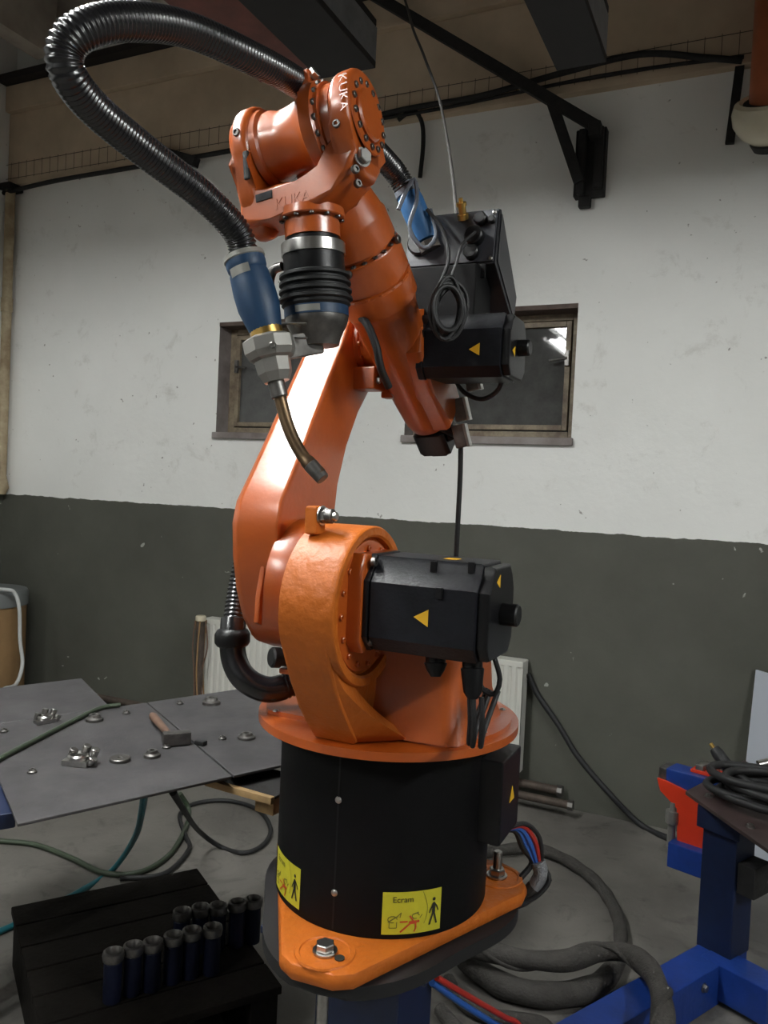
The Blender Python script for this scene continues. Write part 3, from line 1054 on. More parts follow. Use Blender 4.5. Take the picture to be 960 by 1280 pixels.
part('silver_sticker', B().lathe(mt, DN, [(.329, .0619), (.341, .0619)], 8, hint=-FW, a0=pi - .62, a1=pi + .18), SILVERL, ms)
part('adapter', B().lathe(mt, DN, [(.344, 0), (.344, .060), (.350, .060), (.360, .057), (.372, .050), (.384, .044), (.398, .040), (.400, 0)], 32), DSTEEL, ms)
for dz in (.352, .378):
    q = mt + DN * dz + FW * .062
    part('clamp_wire', B().tube([q - U5 * .06, q - U5 * .02 + DN * .008 + FW * .004, q + U5 * .012 + DN * .014], .0025, 8), DSTEEL, ms)
q = mt + DN * .238 - U5 * .058 + FW * .02
part('cable_gland', B().tube(spline([q, q - U5 * .02 + DN * .002, q - U5 * .03 + DN * .02, q - U5 * .030 + DN * .045], .006), .009, 10), DSTEEL, ms)

# ---- welding torch ------------------------------------------------------------
TD = 1.46
t0 = P(305, 322, TD)
t1 = P(334, 418, TD)
ta_ = (t1 - t0).normalized()
tl = (t1 - t0).length
tor = part('torch_grip', B().lathe(t0, ta_, [(0, .030), (0, .036), (.012, .037), (.022, .036), (.026, .034), (.032, .036), (.065, .039), (.095, .039), (.120, .034), (tl, .028), (tl, 0)], 36), BLUEG, rob, 'blue torch grip with silver sticker')
part('grip_sticker', B().lathe(t0, ta_, [(.022, .0375), (.038, .0375)], 10, hint=-VD, a0=-.2, a1=.9), SILVERL, tor)
part('grip_rim', B().lathe(t0, ta_, [(-.004, .029), (-.004, .038), (.004, .0385), (.006, .036)], 36), SILVERL, tor)
part('brass_collar', B().lathe(t1, ta_, [(-.012, 0), (-.012, .030), (.006, .030), (.006, 0)], 24), BRASS, tor)
c0 = P(335, 425, TD)
c1 = P(343, 462, TD)
cd = (c1 - c0).normalized()
part('clamp_nut', B().lathe(c0, cd, [(-.006, 0), (-.006, .038), (0, .048), (.022, .048), (.034, .042), (.038, .034), (.062, .032), (.078, .024), (.078, 0)], 8), WHITEM, tor, 'pale octagonal clamp nut', angle=20)
nk = [P(347, 480, TD), P(352, 505, TD), P(362, 538, TD - .005), P(376, 566, TD - .012), P(389, 582, TD - .018), P(402, 596, TD - .024)]
np_ = resample(spline(nk, .006), .006)
rs = [.0135 if i < 4 else (.0115 if i < len(np_) - 7 else .0135) for i in range(len(np_))]
part('swan_neck', B().tube(np_, rs, 16), NECK, tor, 'bent heat-stained torch neck')
part('gas_nozzle', B().cyl(P(388, 581, TD - .018), P(404, 599, TD - .026), .0142, .0125, ch=.001), DSTEEL, tor)
part('neck_socket', B().cyl(P(343, 470, TD), P(350, 497, TD), .0155, ch=.002), DSTEEL, tor)
q0 = mt + DN * .390
q1 = c0 + cd * .02
part('torch_bracket', B().box((q0 + q1) / 2, (.022, .016, (q1 - q0).length / 2), basis(q1 - q0), .004), DSTEEL, tor)
put('bracket_bolt', HEX, q1 - VD * .046 + CX * .01, -VD, tor, None, .006)

# ---- ribbed hose package ---------------------------------------------------------
hp = [P(306, 326, TD), P(296, 290, 1.44), P(252, 244, 1.38), P(185, 192, 1.29), P(120, 138, 1.19), P(86, 95, 1.13), P(82, 60, 1.115), P(108, 36, 1.12), P(158, 27, 1.16),
      P(230, 36, 1.25), P(305, 68, 1.35), P(375, 106, 1.50), P(430, 150, 1.68), P(488, 208, 1.84), P(508, 238, 1.87)]
hs = resample(spline(hp, .004), .0018)
hr = [.0268 - (.0024 if (i % 4) in (2, 3) else 0.0) for i in range(len(hs))]
part('torch_hose', B().tube(hs, hr, 20), HOSEB, rob, 'thick ribbed black hose looping overhead', angle=80)
s0, s1 = P(508, 238, 1.87), P(536, 306, 1.87)
sl = part('hose_sleeve', B().lathe(s0, s1 - s0, [(0, 0), (0, .026), (.03, .030), (.09, .029), (.125, .024), (.128, 0)], 24), BLUEL, rob, 'blue sleeve where the hose meets the feeder')
part('sleeve_band', B().lathe(s0, s1 - s0, [(-.012, .024), (-.012, .028), (.012, .030), (.012, .026)], 24), GREYC, sl)
part('hose_nut', B().cyl(s1 - (s1 - s0) * .05, s1 + (s1 - s0) * .10, .026, n=8), DSTEEL, sl)
part('grey_lead', B().tube(spline([P(498, 262, 1.83), P(507, 240, 1.83), P(518, 224, 1.83), P(521, 250, 1.83), P(512, 285, 1.83), P(530, 310, 1.83), P(545, 295, 1.83), P(538, 262, 1.85)], .01), .005, 8), GREYC, rob)

# lower supply hose beside the shoulder
lh = [P(305, 700, 1.86), P(296, 745, 1.84), P(291, 790, 1.81), P(293, 825, 1.80), P(308, 850, 1.79), P(338, 862, 1.80), P(375, 850, 1.83), P(400, 835, 1.90)]
hs = resample(spline(lh, .004), .0025)
kk = len(hs)
hr = []
for i in range(kk):
    t = i / kk
    base = .024 if t < .28 else .029
    hr.append(base - (.0022 if (i % 4) in (2, 3) and (t < .28 or t > .75) else 0))
lho = part('supply_hose', B().tube(hs, hr, 20), HOSEB, rob, 'ribbed black supply hose curving under the arm', angle=80)
cpos = P(291, 797, 1.81)
part('hose_collar', B().lathe(cpos - V((0, 0, .022)), V((-.05, 0, 1)), [(0, .028), (.004, .035), (.012, .040), (.03, .040), (.040, .034), (.044, .026)], 28), BLACKP, lho)
bp_ = P(349, 822, 1.70)
bu = part('rubber_bumper', B().lathe(bp_, V((-.55, -.8, .1)), [(-.06, 0), (-.06, .018), (0, .018), (0, .022), (.016, .022), (.020, .018), (.020, 0)], 20), RUBBER, rob)
part('bumper_bracket', B().box(bp_ + V((.03, .02, -.028)), (.03, .02, .006), None, .003), ORANGE, rob)

# ---- elbow motor ----------------------------------------------------------------
EMY, EMZ = 1.712, 1.917
ES = [(p[0] * .80, p[1] * .77) for p in MSEC]
em = part('elbow_motor', B().prism(ES, (0, EMY, EMZ), Y1, Z1, X1, -.690, -.512, .003), MOTOR, rob, 'black elbow drive motor')
part('motor_flange', B().prism([(p[0] * 1.03, p[1] * 1.04) for p in ES], (0, EMY, EMZ), Y1, Z1, X1, -.706, -.690, .002), BLACKP, em)
part('end_cap', B().prism([(p[0] * .93, p[1] * .95) for p in ES], (0, EMY, EMZ), Y1, Z1, X1, -.513, -.493, .005), BLACKP, em)
part('end_knob', B().cyl((-.495, EMY, EMZ), (-.466, EMY, EMZ), .018, ch=.003), BLACKP, em)
triangle(em, (-.570, EMY - .0683, EMZ - .012), X1, Z1, -Y1, .022)
triangle(em, (-.4935, EMY - .035, EMZ - .012), Y1, Z1, X1, .018)
part('edge_sticker', B().lohi((-.575, EMY - .03, EMZ + .0692), (-.55, EMY - .01, EMZ + .070)), TRI, em)

# ---- wire feeder on the back of the forearm -----------------------------------------
NE = V((0, -.993, .118)).normalized()
NN = V((0, .118, .993)).normalized()
FC = V((-.570, 1.756, 2.119))
def fbx(x, e, n_): return FC + X1 * x + NE * e + NN * n_
b = B().prism([(0, 0), (.015, .128), (.030, .132), (.185, -.035), (.170, -.105)], FC, Y1, Z1, X1, -.225, 0, .004)
fe = part('wire_feeder', b, FEEDER, rob, 'black wire feeder box on the forearm')
part('front_panel', B().box(fbx(-.1125, .0025, .0645), (.1085, .003, .060), (X1, NE, NN), .002), PANELG, fe)
part('side_panel', B().prism([(.012, .008), (.024, .118), (.030, .120), (.175, -.036), (.163, -.092)], FC + X1 * .0005, Y1, Z1, X1, 0, .002), FEEDER, fe)
part('mount_bracket', B().lohi((-.80, 1.715, 1.985), (-.60, 1.83, 2.112), .004), BLACKC, fe)
part('mount_lip', B().box(fbx(-.120, .004, -.018), (.100, .003, .016), (X1, NE, NN), .001), BLACKP, fe)
for x in (-.045, -.150): put('panel_screw', BUT, fbx(x, .007, -.018), NE, fe, None, .008)
for x, n_ in ((-.055, .015), (-.010, .118), (-.010, .010), (-.215, .010)): put('panel_screw', BUT, fbx(x, .0075, n_), NE, fe, None, .0055)
sk = part('socket_cluster', B().cyl(fbx(-.050, .004, .062), fbx(-.050, .030, .062), .022, ch=.003), BLACKP, fe)
part('socket', B().cyl(fbx(-.040, .004, .103), fbx(-.040, .024, .103), .015, ch=.003), BLACKP, fe)
part('socket', B().cyl(fbx(-.055, .004, .026), fbx(-.055, .024, .026), .018, ch=.003), BLACKP, fe)
part('socket', B().cyl(fbx(-.014, .004, .10), fbx(-.014, .018, .10), .009, ch=.002), BLACKP, fe)
part('brass_fitting', B().lathe(fbx(-.085, .004, .110), NE * .5 + NN * .6, [(0, 0), (0, .013), (.012, .013), (.012, .009), (.03, .009), (.03, .012), (.038, .012), (.038, .005), (.048, .005), (.048, 0)], 12), BRASS, fe)
part('hose_inlet', B().cyl(fbx(-.185, .004, .06), fbx(-.185, .02, .06), .032, ch=.004), BLACKP, fe)
# cables of the feeder, coiled in front of the elbow motor
part('feeder_cable', B().tube(spline([P(594, 290, 1.80), P(578, 305, 1.78), P(570, 330, 1.76), P(560, 355, 1.74), P(545, 375, 1.70), P(541, 400, 1.66)], .01), .0036, 8), RUBBER, rob)
part('feeder_cable', B().tube(spline([P(534, 262, 1.84), P(552, 285, 1.82), P(561, 320, 1.79), P(553, 348, 1.76), P(541, 372, 1.70), P(540, 398, 1.66)], .01), .0042, 8), RUBBER, rob)
for i in range(9):
    cc = (561 + random.uniform(-3, 3), 388 + random.uniform(-4, 5))
    aw, ah = random.uniform(11, 22), random.uniform(27, 42)
    dd = 1.612 + i * .008
    sk_ = random.uniform(-4, 5)
    cp = [P(cc[0] + math.cos(a) * aw + math.sin(a) * sk_, cc[1] + math.sin(a) * ah, dd + .012 * math.cos(a)) for a in [2 * pi * q / 10 for q in range(10)]]
    pp = spline(cp, .01, True)
    pp.append(pp[0])
    part('coiled_cable', B().tube(pp, .0044, 8), RUBBER, rob)

# ---- wrist motors and plugs at the rear end of the forearm ---------------------------
rb_ = FB - FE * .004
BXX, BYY, _ = basis(FE, X1)
tail = part('rear_motor', B().prism([(-.042, -.036), (-.042, .036), (-.03, .044), (.03, .044), (.042, .036), (.042, -.036), (.03, -.044), (-.03, -.044)], rb_, BXX, BYY, FE, -.066, .0, .004), BLACKP, rob)
part('rear_cap', B().box(rb_ - FE * .074, (.022, .026, .010), (BXX, BYY, FE), .004), BLACKP, tail)
put('rear_screw', BUT, rb_ + BXX * -.03 - BYY * .0 - FE * .0 + V((0, -.035, 0)), V((0, -1, -.2)), tail, None, .006)
for px, py, dp in ((576, 545, 1.93), (576, 512, 1.93), (590, 474, 1.90)):
    q = P(px, py, dp)
    d = V((.55, -.25, -.78)).normalized()
    b = B().box(q, (.016, .012, .028), basis(V((.25, .1, -.95)), V((1, 0, 0))), .004)
    pl = part('silver_plug', b, DSTEEL, rob)
    part('plug_latch', B().box(q + V((.019, -.008, .002)), (.0035, .010, .028), basis(V((.25, .1, -.95)), V((1, 0, 0))), .001), STEEL, pl)
    part('plug_neck', B().cyl(q + V((-.012, .0, .006)), q + V((-.05, .0, .02)), .012), BLACKP, pl)
part('rear_loom', B().tube(spline([P(556, 470, 1.93), P(562, 500, 1.95), P(560, 530, 1.96), P(566, 550, 1.96)], .01), .013, 10), RUBBER, rob)
part('rear_cable', B().tube(spline([P(630, 466, 1.80), P(622, 488, 1.84), P(602, 499, 1.88), P(580, 490, 1.9), P(566, 470, 1.9)], .01), .0055, 8), RUBBER, rob)

# junction box on the back of the base
jb = part('junction_box', B().lohi((-.535, 1.655, .838), (-.462, 1.80, 1.022), .005), BLACKP, rob, 'black junction box with yellow triangle')
triangle(jb, (-.4618, 1.735, .930), -Z1, Y1, X1, .030)
for i, (mt_, r_, ox) in enumerate(((REDT, .008, 0), (BLUET, .009, -.012), (BLUET, .007, -.022), (RUBBER, .009, -.03), (RUBBER, .007, .012))):
    pth = [V((-.490 + ox * .3, 1.76 + ox * .3, .83)), P(652 + ox * 300, 1032 - ox * 200, 1.9), P(668 + ox * 500, 1050 - ox * 300, 1.92), P(674 + ox * 300, 1078, 1.94)]
    if mt_ is RUBBER: pth += [P(676 + ox * 900, 1100, 1.93), P(660 + ox * 700, 1122, 1.92), P(640, 1132, 1.92)]
    part('box_tube', B().tube(spline(pth, .012), r_ * .8, 8), mt_, rob)
cdp = spline([P(672, 1076, 1.94), P(676, 1092, 1.94), P(668, 1110, 1.94)], .01)
part('braided_conduit', B().tube(cdp, .018, 14), MESHH, rob, 'braided grey conduit')
part('conduit_sleeve', B().tube(spline([P(669, 1108, 1.94), P(655, 1122, 1.95), P(630, 1130, 1.98), P(600, 1140, 2.05)], .01), .019, 12), SLEEVE, rob)

# ================================================================== LEFT: PLATES ON A TABLE
ZT = .85
nl, nr, fr = G(22, 1030, ZT), G(290, 970, ZT), G(183, 878, ZT)
fl_ = nl + (fr - nr)
table = thing('work_table', 'low blue steel table frame under the dark steel plates', 'table', (-1.7, 1.8, 0))
dn = (nr - nl).normalized()
dd = (fr - nr).normalized()
ZU = ZT - .008


def beam(p, q, hw, hh, z, mt_, nm, par):
    p, q = V((p.x, p.y, z)), V((q.x, q.y, z))
    d = (q - p).normalized()
    sd = V((-d.y, d.x, 0))
    return part(nm, B().box((p + q) / 2, ((q - p).length / 2, hw, hh), (d, sd, Z1), .004), mt_, par)


far = nr + dn * .90 + dd * .12
beam(nl + dd * .09 - dn * .01, fl_ - dd * .06, .02, .018, ZU - .019, BLUED, 'rail', table)
beam(nr + dd * .10 + dn * .9, nr + dd * .95 + dn * .9, .03, .03, ZU - .031, BLUED, 'rail', table)
beam(nl + dd * .22 + dn * .02, nr + dd * .22 + dn * .86, .03, .03, ZU - .031, BLUED, 'rail', table)
beam(nl + dd * .70 + dn * .02, nr + dd * .70 + dn * .86, .03, .03, ZU - .031, BLUED, 'rail', table)
for p in (nl + dd * .62 - dn * .05, fl_ + dn * .0, nr + dd * .14 + dn * .9, nr + dd * .93 + dn * .9):
    part('leg', B().lohi((p.x - .03, p.y - .03, 0), (p.x + .03, p.y + .03, ZU - .062), .004), BLUED, table)
wp = thing('wooden_pallet', 'pale wooden pallet edge under the plates beside the black robot drum', 'pallet', (G(343, 1000, .75).x, G(343, 1000, .75).y, .66))
w_a, w_b = G(258, 977, .81), G(341, 1001, .81)
wdr = (w_b - w_a).normalized()
wsd = V((-wdr.y, wdr.x, 0))
part('edge_board', B().box((w_a + w_b) / 2, ((w_b - w_a).length / 2, .008, .009), (wdr, wsd, Z1), .002), WOOD, wp)
part('cover_sheet', B().box((w_a + w_b) / 2 + wsd * .085 + Z1 * .004, ((w_b - w_a).length / 2, .075, .004), (wdr, wsd, Z1), .001), IRON, wp, 'dark sheet on the pallet')
bk = G(333, 1003, .77)
part('block', B().box(V((bk.x, bk.y, .772)) + wsd * .03, (.030, .040, .0285), (wdr, wsd, Z1), .003), WOOD, wp)


def plate(corners, nm, lab):
    b = B()
    b.prism([(c.x, c.y) for c in corners], (0, 0, 0), X1, Y1, Z1, ZT - .007, ZT, .0012, 1)
    return one(nm, b, PLATE, lab, 'plate')


plate([nl, nr, fr, fl_], 'steel_plate', 'dark flat steel plate carrying the hammer and the clustered clamps')
g = .003
pb = [nr + dn * g * 2, nr + dn * .62, fr + dn * .62, fr + dn * g]
plate(pb, 'steel_plate', 'dark flat steel plate beside the robot drum, across the seam from the hammer')
pc = [fl_ + dd * g, fr - dn * .12 + dd * g, fr - dn * .12 + dd * .42, fl_ + dd * .42]
plate(pc, 'steel_plate', 'dark flat steel plate next to the tan drum, with a single clamp on it')


def roundthing(nm, px, py, prof, mt_, lab, cat='part', grp=None, n=24):
    p = G(px, py, ZT)
    return one(nm, B().lathe((p.x, p.y, ZT + .0005), Z1, prof, n), mt_, lab, cat, grp)


def disc_prof(r, h): return [(0, 0), (0, r), (h * .8, r), (h, r * .92), (h, r * .25), (h * .8, r * .2), (h * .8, 0)]
def dome_prof(r, h): return [(0, 0), (0, r), (h * .4, r), (h * .6, r * .7), (h, r * .6), (h, r * .3), (h * .5, r * .25), (h * .5, 0)]


roundthing('steel_disc', 150, 951, disc_prof(.027, .009), DSTEEL, 'flat round steel disc with a centre dot between clamps and stepped ring', 'disc')
roundthing('stepped_ring', 190, 946, dome_prof(.022, .018), DSTEEL, 'stepped steel ring on the hammer plate beside the flat disc', 'ring')
roundthing('stepped_ring', 308, 923, dome_prof(.026, .016), DSTEEL, 'stepped steel ring on the plate beside the robot drum', 'ring')
roundthing('domed_magnet', 118, 901, dome_prof(.026, .020), DSTEEL, 'domed steel piece next to the green cable on the plate', 'magnet')
roundthing('domed_magnet', 264, 880, dome_prof(.030, .022), DSTEEL, 'domed steel piece near the radiator edge of the plate', 'magnet')
for px, py, lab in ((40, 966, 'small round steel button by the corner of the hammer plate'), (208, 935, 'small round steel button just below the hammer head'),
                    (158, 892, 'small round steel button between hammer handle and domed piece'), (225, 880, 'small round steel button at the far edge of the drum-side plate'),
                    (278, 924, 'small round steel button beside the stepped ring near the robot drum'), (5, 915, 'small round steel button near the single clamp')):
    roundthing('steel_button', px, py, dome_prof(.0115, .010), DSTEEL, lab, 'button', 'small steel buttons on the plates', 16)


def toggle(px, py, sc, rz, lab):
    p = G(px, py, ZT + .0005)
    t = thing('toggle_clamp', lab, 'clamp', p)
    c, s_ = math.cos(rz), math.sin(rz)
    ax = (V((c, s_, 0)), V((-s_, c, 0)), Z1)
    part('clamp_base', B().box(p + Z1 * .006 * sc, (.030 * sc, .020 * sc, .006 * sc), ax, .001), STEEL, t)
    part('clamp_ring', B().lathe(p + Z1 * .012 * sc, Z1, [(0, .022 * sc), (.008 * sc, .024 * sc), (.012 * sc, .020 * sc), (.008 * sc, .010 * sc), (0, .010 * sc), (0, .022 * sc)], 20), STEEL, t)
    for k_, (dx, dy, h_) in enumerate(((-.026, .010, .030), (.024, .012, .034), (.0, .020, .038), (.03, -.008, .02))):
        q = p + ax[0] * dx * sc + ax[1] * dy * sc
        part('clamp_post', B().cyl(q + Z1 * .004 * sc, q + Z1 * h_ * sc + ax[0] * .01 * sc, .008 * sc, .010 * sc, 10, .002 * sc), STEEL if k_ % 2 else DSTEEL, t)
    return t


toggle(98, 955, 1.15, .3, 'cluster of shiny steel clamp fittings beside the flat disc')
toggle(56, 903, .95, 1.2, 'small shiny clamp fitting beyond the green cable')

# hammer
h0, h1 = G(192, 896, ZT + .02), G(214, 921, ZT + .02)
ham = thing('hammer', 'old hammer with a brown handle lying by the plate seam', 'hammer', (h1.x, h1.y, ZT))
hd = (h1 - h0).normalized()
sd = V((-hd.y, hd.x, 0))
part('handle', B().tube([h0 - hd * .02, h0, h0.lerp(h1, .5), h1], [.009, .013, .011, .009], 10), RUSTW, ham)
g0, g1 = G(203, 924, ZT + .02), G(238, 921, ZT + .02)
gd = (g1 - g0).normalized()
part('head', B().box((g0 + g1) / 2, ((g1 - g0).length / 2, .016, .0185), (gd, V((-gd.y, gd.x, 0)), Z1), .005), DSTEEL, ham)
one('black_clip', B().box(G(251, 928, ZT + .007), (.016, .010, .0065), None, .003), RUBBER, 'small black clip on the seam beside the hammer head', 'clip')


def cable(nm, pts, r, mt_, lab, cat='cable', step=.015, n=10, grp=None):
    return one(nm, B().tube(spline(pts, step), r, n), mt_, lab, cat, grp, 80)


# cables over and under the plates
cable('green_cable', [G(-40, 975, ZT + .008), G(0, 948, ZT + .008), G(50, 922, ZT + .008), G(95, 899, ZT + .008), G(125, 885, ZT + .008), G(150, 881, ZT + .008)], .007, GREENC, 'dark green cable lying across the plates towards the wall')
cable('teal_hose', [G(180, 988, .80), G(178, 1010, .6), G(168, 1048, .3), G(140, 1088, .012), G(100, 1114, .012), G(50, 1140, .012), G(0, 1164, .012), G(-50, 1180, .012)], .011, TEAL, 'teal air hose dropping from the plates onto the floor', 'hose')
cable('floor_cable', [G(-40, 1046, .012), G(0, 1051, .012), G(45, 1056, .012), G(90, 1073, .012), G(130, 1091, .012), G(175, 1090, .012), G(212, 1068, .012), G(232, 1035, .012), G(236, 1012, .012), G(225, 992, .10)], .011, GREENC,
      'dark green cable curving on the floor, crossing the teal hose')
cable('floor_cable', [G(216, 990, .80), G(228, 1010, .5), G(248, 1038, .15), G(275, 1058, .012), G(305, 1066, .012), G(330, 1055, .012), G(338, 1035, .012), G(322, 1012, .012), G(285, 1001, .012), G(245, 1004, .012), G(225, 1018, .012), G(232, 1045, .012), G(236, 1062, .012), G(205, 1092, .012), G(150, 1098, .012)], .010, RUBBER,
      'black cable hanging from the plate seam and looping on the floor')

# low platform under the table with rows of machined parts
ZL = .20
c1_, c2_, c3_, c4_ = G(200, 1277, ZL), G(352, 1231, ZL), G(352, 1085, ZL), G(58, 1102, ZL)
c0_ = c1_ + (c1_ - c2_) * .8
pl_ = thing('low_platform', 'low wooden platform on the floor under the plates, its shade put into the dark colour', 'platform', (c1_.x, c1_.y, 0))
DWOOD = mat('shade_darkened_wood', (0.011, 0.009, 0.0075), 0.8, var=0.4, vscale=9, bump=0.2, spec=0.1)  # wood blackened so its colour carries the shade beneath the plates
ex = (c2_ - c1_).normalized()
ey = V((-ex.y, ex.x, 0))
Lx = (c2_ - c0_).length
nb = 6
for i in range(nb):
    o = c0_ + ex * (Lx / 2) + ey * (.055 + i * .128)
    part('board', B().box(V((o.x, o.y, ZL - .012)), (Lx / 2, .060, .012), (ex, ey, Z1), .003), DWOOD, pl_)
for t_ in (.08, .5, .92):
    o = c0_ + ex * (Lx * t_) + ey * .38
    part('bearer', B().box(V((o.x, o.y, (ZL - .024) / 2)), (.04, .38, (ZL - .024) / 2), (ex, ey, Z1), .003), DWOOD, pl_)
DBLUE = mat('dark_blue_sleeve', (0.006, 0.008, 0.022), 0.5, 0.1, spec=0.2)
rows_ = [(142, 1188), (167, 1180), (191, 1175), (217, 1167), (240, 1161), (266, 1157), (228, 1137), (251, 1132), (273, 1130), (297, 1126), (317, 1122)]
for i, (px, py) in enumerate(rows_):
    q = G(px, py, ZL + .135)
    front_row = i < 6
    nth = ('sixth', 'fifth', 'fourth', 'third', 'second', 'first', 'fifth', 'fourth', 'third', 'second', 'first')[i]
    t = thing('threaded_sleeve', 'dark blue steel-ringed sleeve, %s from the robot drum in the %s row' % (nth, 'longer' if front_row else 'shorter'),
              'sleeve', (q.x, q.y, ZL + .0005), 'sleeves on the low platform')
    z0 = ZL + .0005
    part('sleeve_body', B().lathe((q.x, q.y, z0), Z1, [(0, 0), (0, .024), (.105, .024), (.110, .020), (.110, 0)], 18), DBLUE, t)
    part('sleeve_ring', B().lathe((q.x, q.y, z0 + .110), Z1, [(0, .018), (0, .027), (.012, .029), (.022, .027), (.025, .021), (.012, .014), (0, .014)], 18), DSTEEL, t)

# ================================================================== ALONG THE WALL
# long panel radiator
rad = thing('radiator', 'long white panel radiator under the windows behind the robot', 'radiator', (-2.05, 4.04, .15))
rx0, rx1, rz0, rz1 = -3.06, -1.035, .15, .745
b = B()
pts = []
nrib = 46
for i in range(nrib):
    x = rx0 + .02 + (rx1 - rx0 - .04) * i / nrib
    st = (rx1 - rx0 - .04) / nrib
    pts += [(x, 0), (x + st * .22, -.011), (x + st * .66, -.011), (x + st * .88, 0)]
pts = [(rx0, -.006)] + pts + [(rx1, -.006), (rx1, .012), (rx0, .012)]
b.prism(pts, (0, 3.985, 0), X1, Y1, Z1, rz0 + .03, rz1 - .03)
part('ribbed_panel', b, RADW, rad)
part('top_edge', B().lohi((rx0, 3.976, rz1 - .032), (rx1, 3.998, rz1), .004), RADW, rad)
part('bottom_edge', B().lohi((rx0, 3.976, rz0), (rx1, 3.998, rz0 + .032), .004), RADW, rad)
part('side_cover', B().lohi((rx1 - .006, 3.985, rz0 + .01), (rx1, 4.08, rz1 - .005), .002), RADW, rad)
part('side_cover', B().lohi((rx0, 3.985, rz0 + .01), (rx0 + .006, 4.08, rz1 - .005), .002), RADW, rad)
part('top_grille', B().lohi((rx0 + .006, 4.0, rz1 - .012), (rx1 - .006, 4.08, rz1 - .004)), RADW, rad)
for x in (-2.7, -1.4):
    part('wall_hook', B().lohi((x - .02, 4.06, .55), (x + .02, 4.0995, .70)), DSTEEL, rad)
# wooden post with strings left of the radiator
sp = W(250, 800, 3.9)
sp0 = thing('string_post', 'round pale post wound with tan strings beside the radiator end', 'post', (sp.x, 3.9, 0))
part('post', B().cyl((sp.x, 3.9, .0), (sp.x, 3.9, .74), .026, ch=.004), RUST, sp0)
part('post_cap', B().cyl((sp.x, 3.9, .74), (sp.x, 3.9, .775), .032, ch=.006), CREAM, sp0)
for i in range(6):
    a = i * 1.05
    q = V((sp.x + math.cos(a) * .036, 3.9 + math.sin(a) * .036, .745))
    part('string', B().tube(spline([q, q + V((.02 * math.cos(a * 2), 0, -.16)), q + V((-.02 * math.cos(a), 0, -.34)), q + V((.015, 0, -.55))], .03), .005, 6), TAN if i % 2 else RUSTW, sp0)

# skirting pipes
for i, (px, py, Y, z, r) in enumerate(((697, 988, 4.045, None, .022), (710, 1006, 3.965, None, .020))):
    e = W(px, py, Y)
    z = max(e.z, r + .001)
    q = thing('heating_pipe', ('rusty pipe along the foot of the wall, the upper and shorter one', 'rusty pipe along the foot of the wall, the lower one reaching further')[i], 'pipe', (e.x, Y, z))
    part('pipe', B().cyl((-4.36, Y, z), (e.x, Y, z), r, n=14), RUST, q)
    part('pipe_end', B().cyl((e.x, Y, z), (e.x + .025, Y, z), r * 1.35, n=8), DSTEEL, q)
    part('wall_clip', B().lohi((e.x - .5, min(Y, Y), 0.0 if i else z - .01), (e.x - .48, YB - .0005 if not i else Y + .01, z + .0)), DSTEEL, q)
# corner pipe with valve
cpx = W(8, 400, 4.04)
cp_ = thing('corner_pipe', 'upright cream pipe in the room corner with a valve at its foot', 'pipe', (cpx.x, 4.04, 1.42))
part('pipe', B().cyl((cpx.x, 4.04, 1.56), (cpx.x, 4.04, 3.61), .034, n=18), PIPEW, cp_)
part('pipe_joint', B().cyl((cpx.x, 4.04, 2.72), (cpx.x, 4.04, 2.82), .04, n=18, ch=.004), PIPEW, cp_)
part('valve_body', B().lathe((cpx.x, 4.03, 1.42), Z1, [(0, 0), (0, .04), (.05, .06), (.10, .05), (.14, .038), (.14, 0)], 14), PIPEW, cp_)
part('valve_handle', B().cyl((cpx.x, 3.99, 1.53), (cpx.x, 3.93, 1.53), .045, n=12, ch=.005), DSTEEL, cp_)
part('top_bracket', B().lohi((cpx.x - .06, 3.98, 3.57), (cpx.x + .06, 4.0995, 3.615), .004), IRON, cp_)

# drum and its white cable in the corner
dc = G(-24, 884, 0)
dr = thing('storage_drum', 'tan drum with a grey lid in the room corner', 'drum', (dc.x, dc.y, 0))
hh = .80
part('drum_body', B().lathe((dc.x, dc.y, 0), Z1, [(0, 0), (0, .255), (.012, .262), (hh * .5, .262), (hh - .06, .262), (hh - .06, 0)], 40), TAN, dr)
part('lid', B().lathe((dc.x, dc.y, 0), Z1, [(hh - .10, .262), (hh - .10, .272), (hh - .02, .272), (hh, .262), (hh, .0)], 40), GREYD, dr)
dcD = (dc - EYE).dot(VD)
cable('white_cable', [V((dc.x, dc.y - .1, hh + .01)), P(6, 737, dcD - .24), P(18, 741, dcD - .22), P(24, 760, dcD - .22), P(25, 800, dcD - .22), P(28, 830, dcD - .22), P(20, 855, dcD - .3), P(4, 862, dcD - .5), P(-6, 880, dcD - .8), G(0, 893, .011), G(25, 893, .011), G(55, 890, .011), G(70, 880, .011)], .012, WHITEC,
      'white cable draped over the drum lid down to the floor')

# wall bracket with knee brace
b0 = W(740, 208)
br = thing('wall_brace', 'black iron knee brace bolted to the wall under the roof beam', 'brace', (b0.x, YB, b0.z))
bc = V((b0.x, YB - .03, b0.z))
part('wall_plate', B().box(bc, (.075, .0295, .165), None, .006), IRON, br)
part('plate_rib', B().box(bc + V((-.035, -.045, -.005)), (.018, .02, .16), None, .005), IRON, br)
part('plate_rib', B().box(bc + V((.045, -.04, .01)), (.02, .014, .15), None, .005), IRON, br)
part('plate_tongue', B().box(bc + V((-.02, 0, -.185)), (.03, .02, .03), None, .006), IRON, br)
s_a, s_b, s_c = W(748, 160, 4.0), W(690, 128, 3.98), W(470, -4, 3.9)
def bar(p, q, hw, hh_): 
    return B().box((p + q) / 2, ((q - p).length / 2, hw, hh_), (lambda d: (d, basis(d, Y1)[0], basis(d, Y1)[1]))((q - p).normalized()), .003)
part('main_strut', bar(s_a, s_c + (s_c - s_b) * .25, .02, .027), IRON, br)
part('lower_strut', bar(s_b, W(724, 228, 4.0), .016, .026), IRON, br)
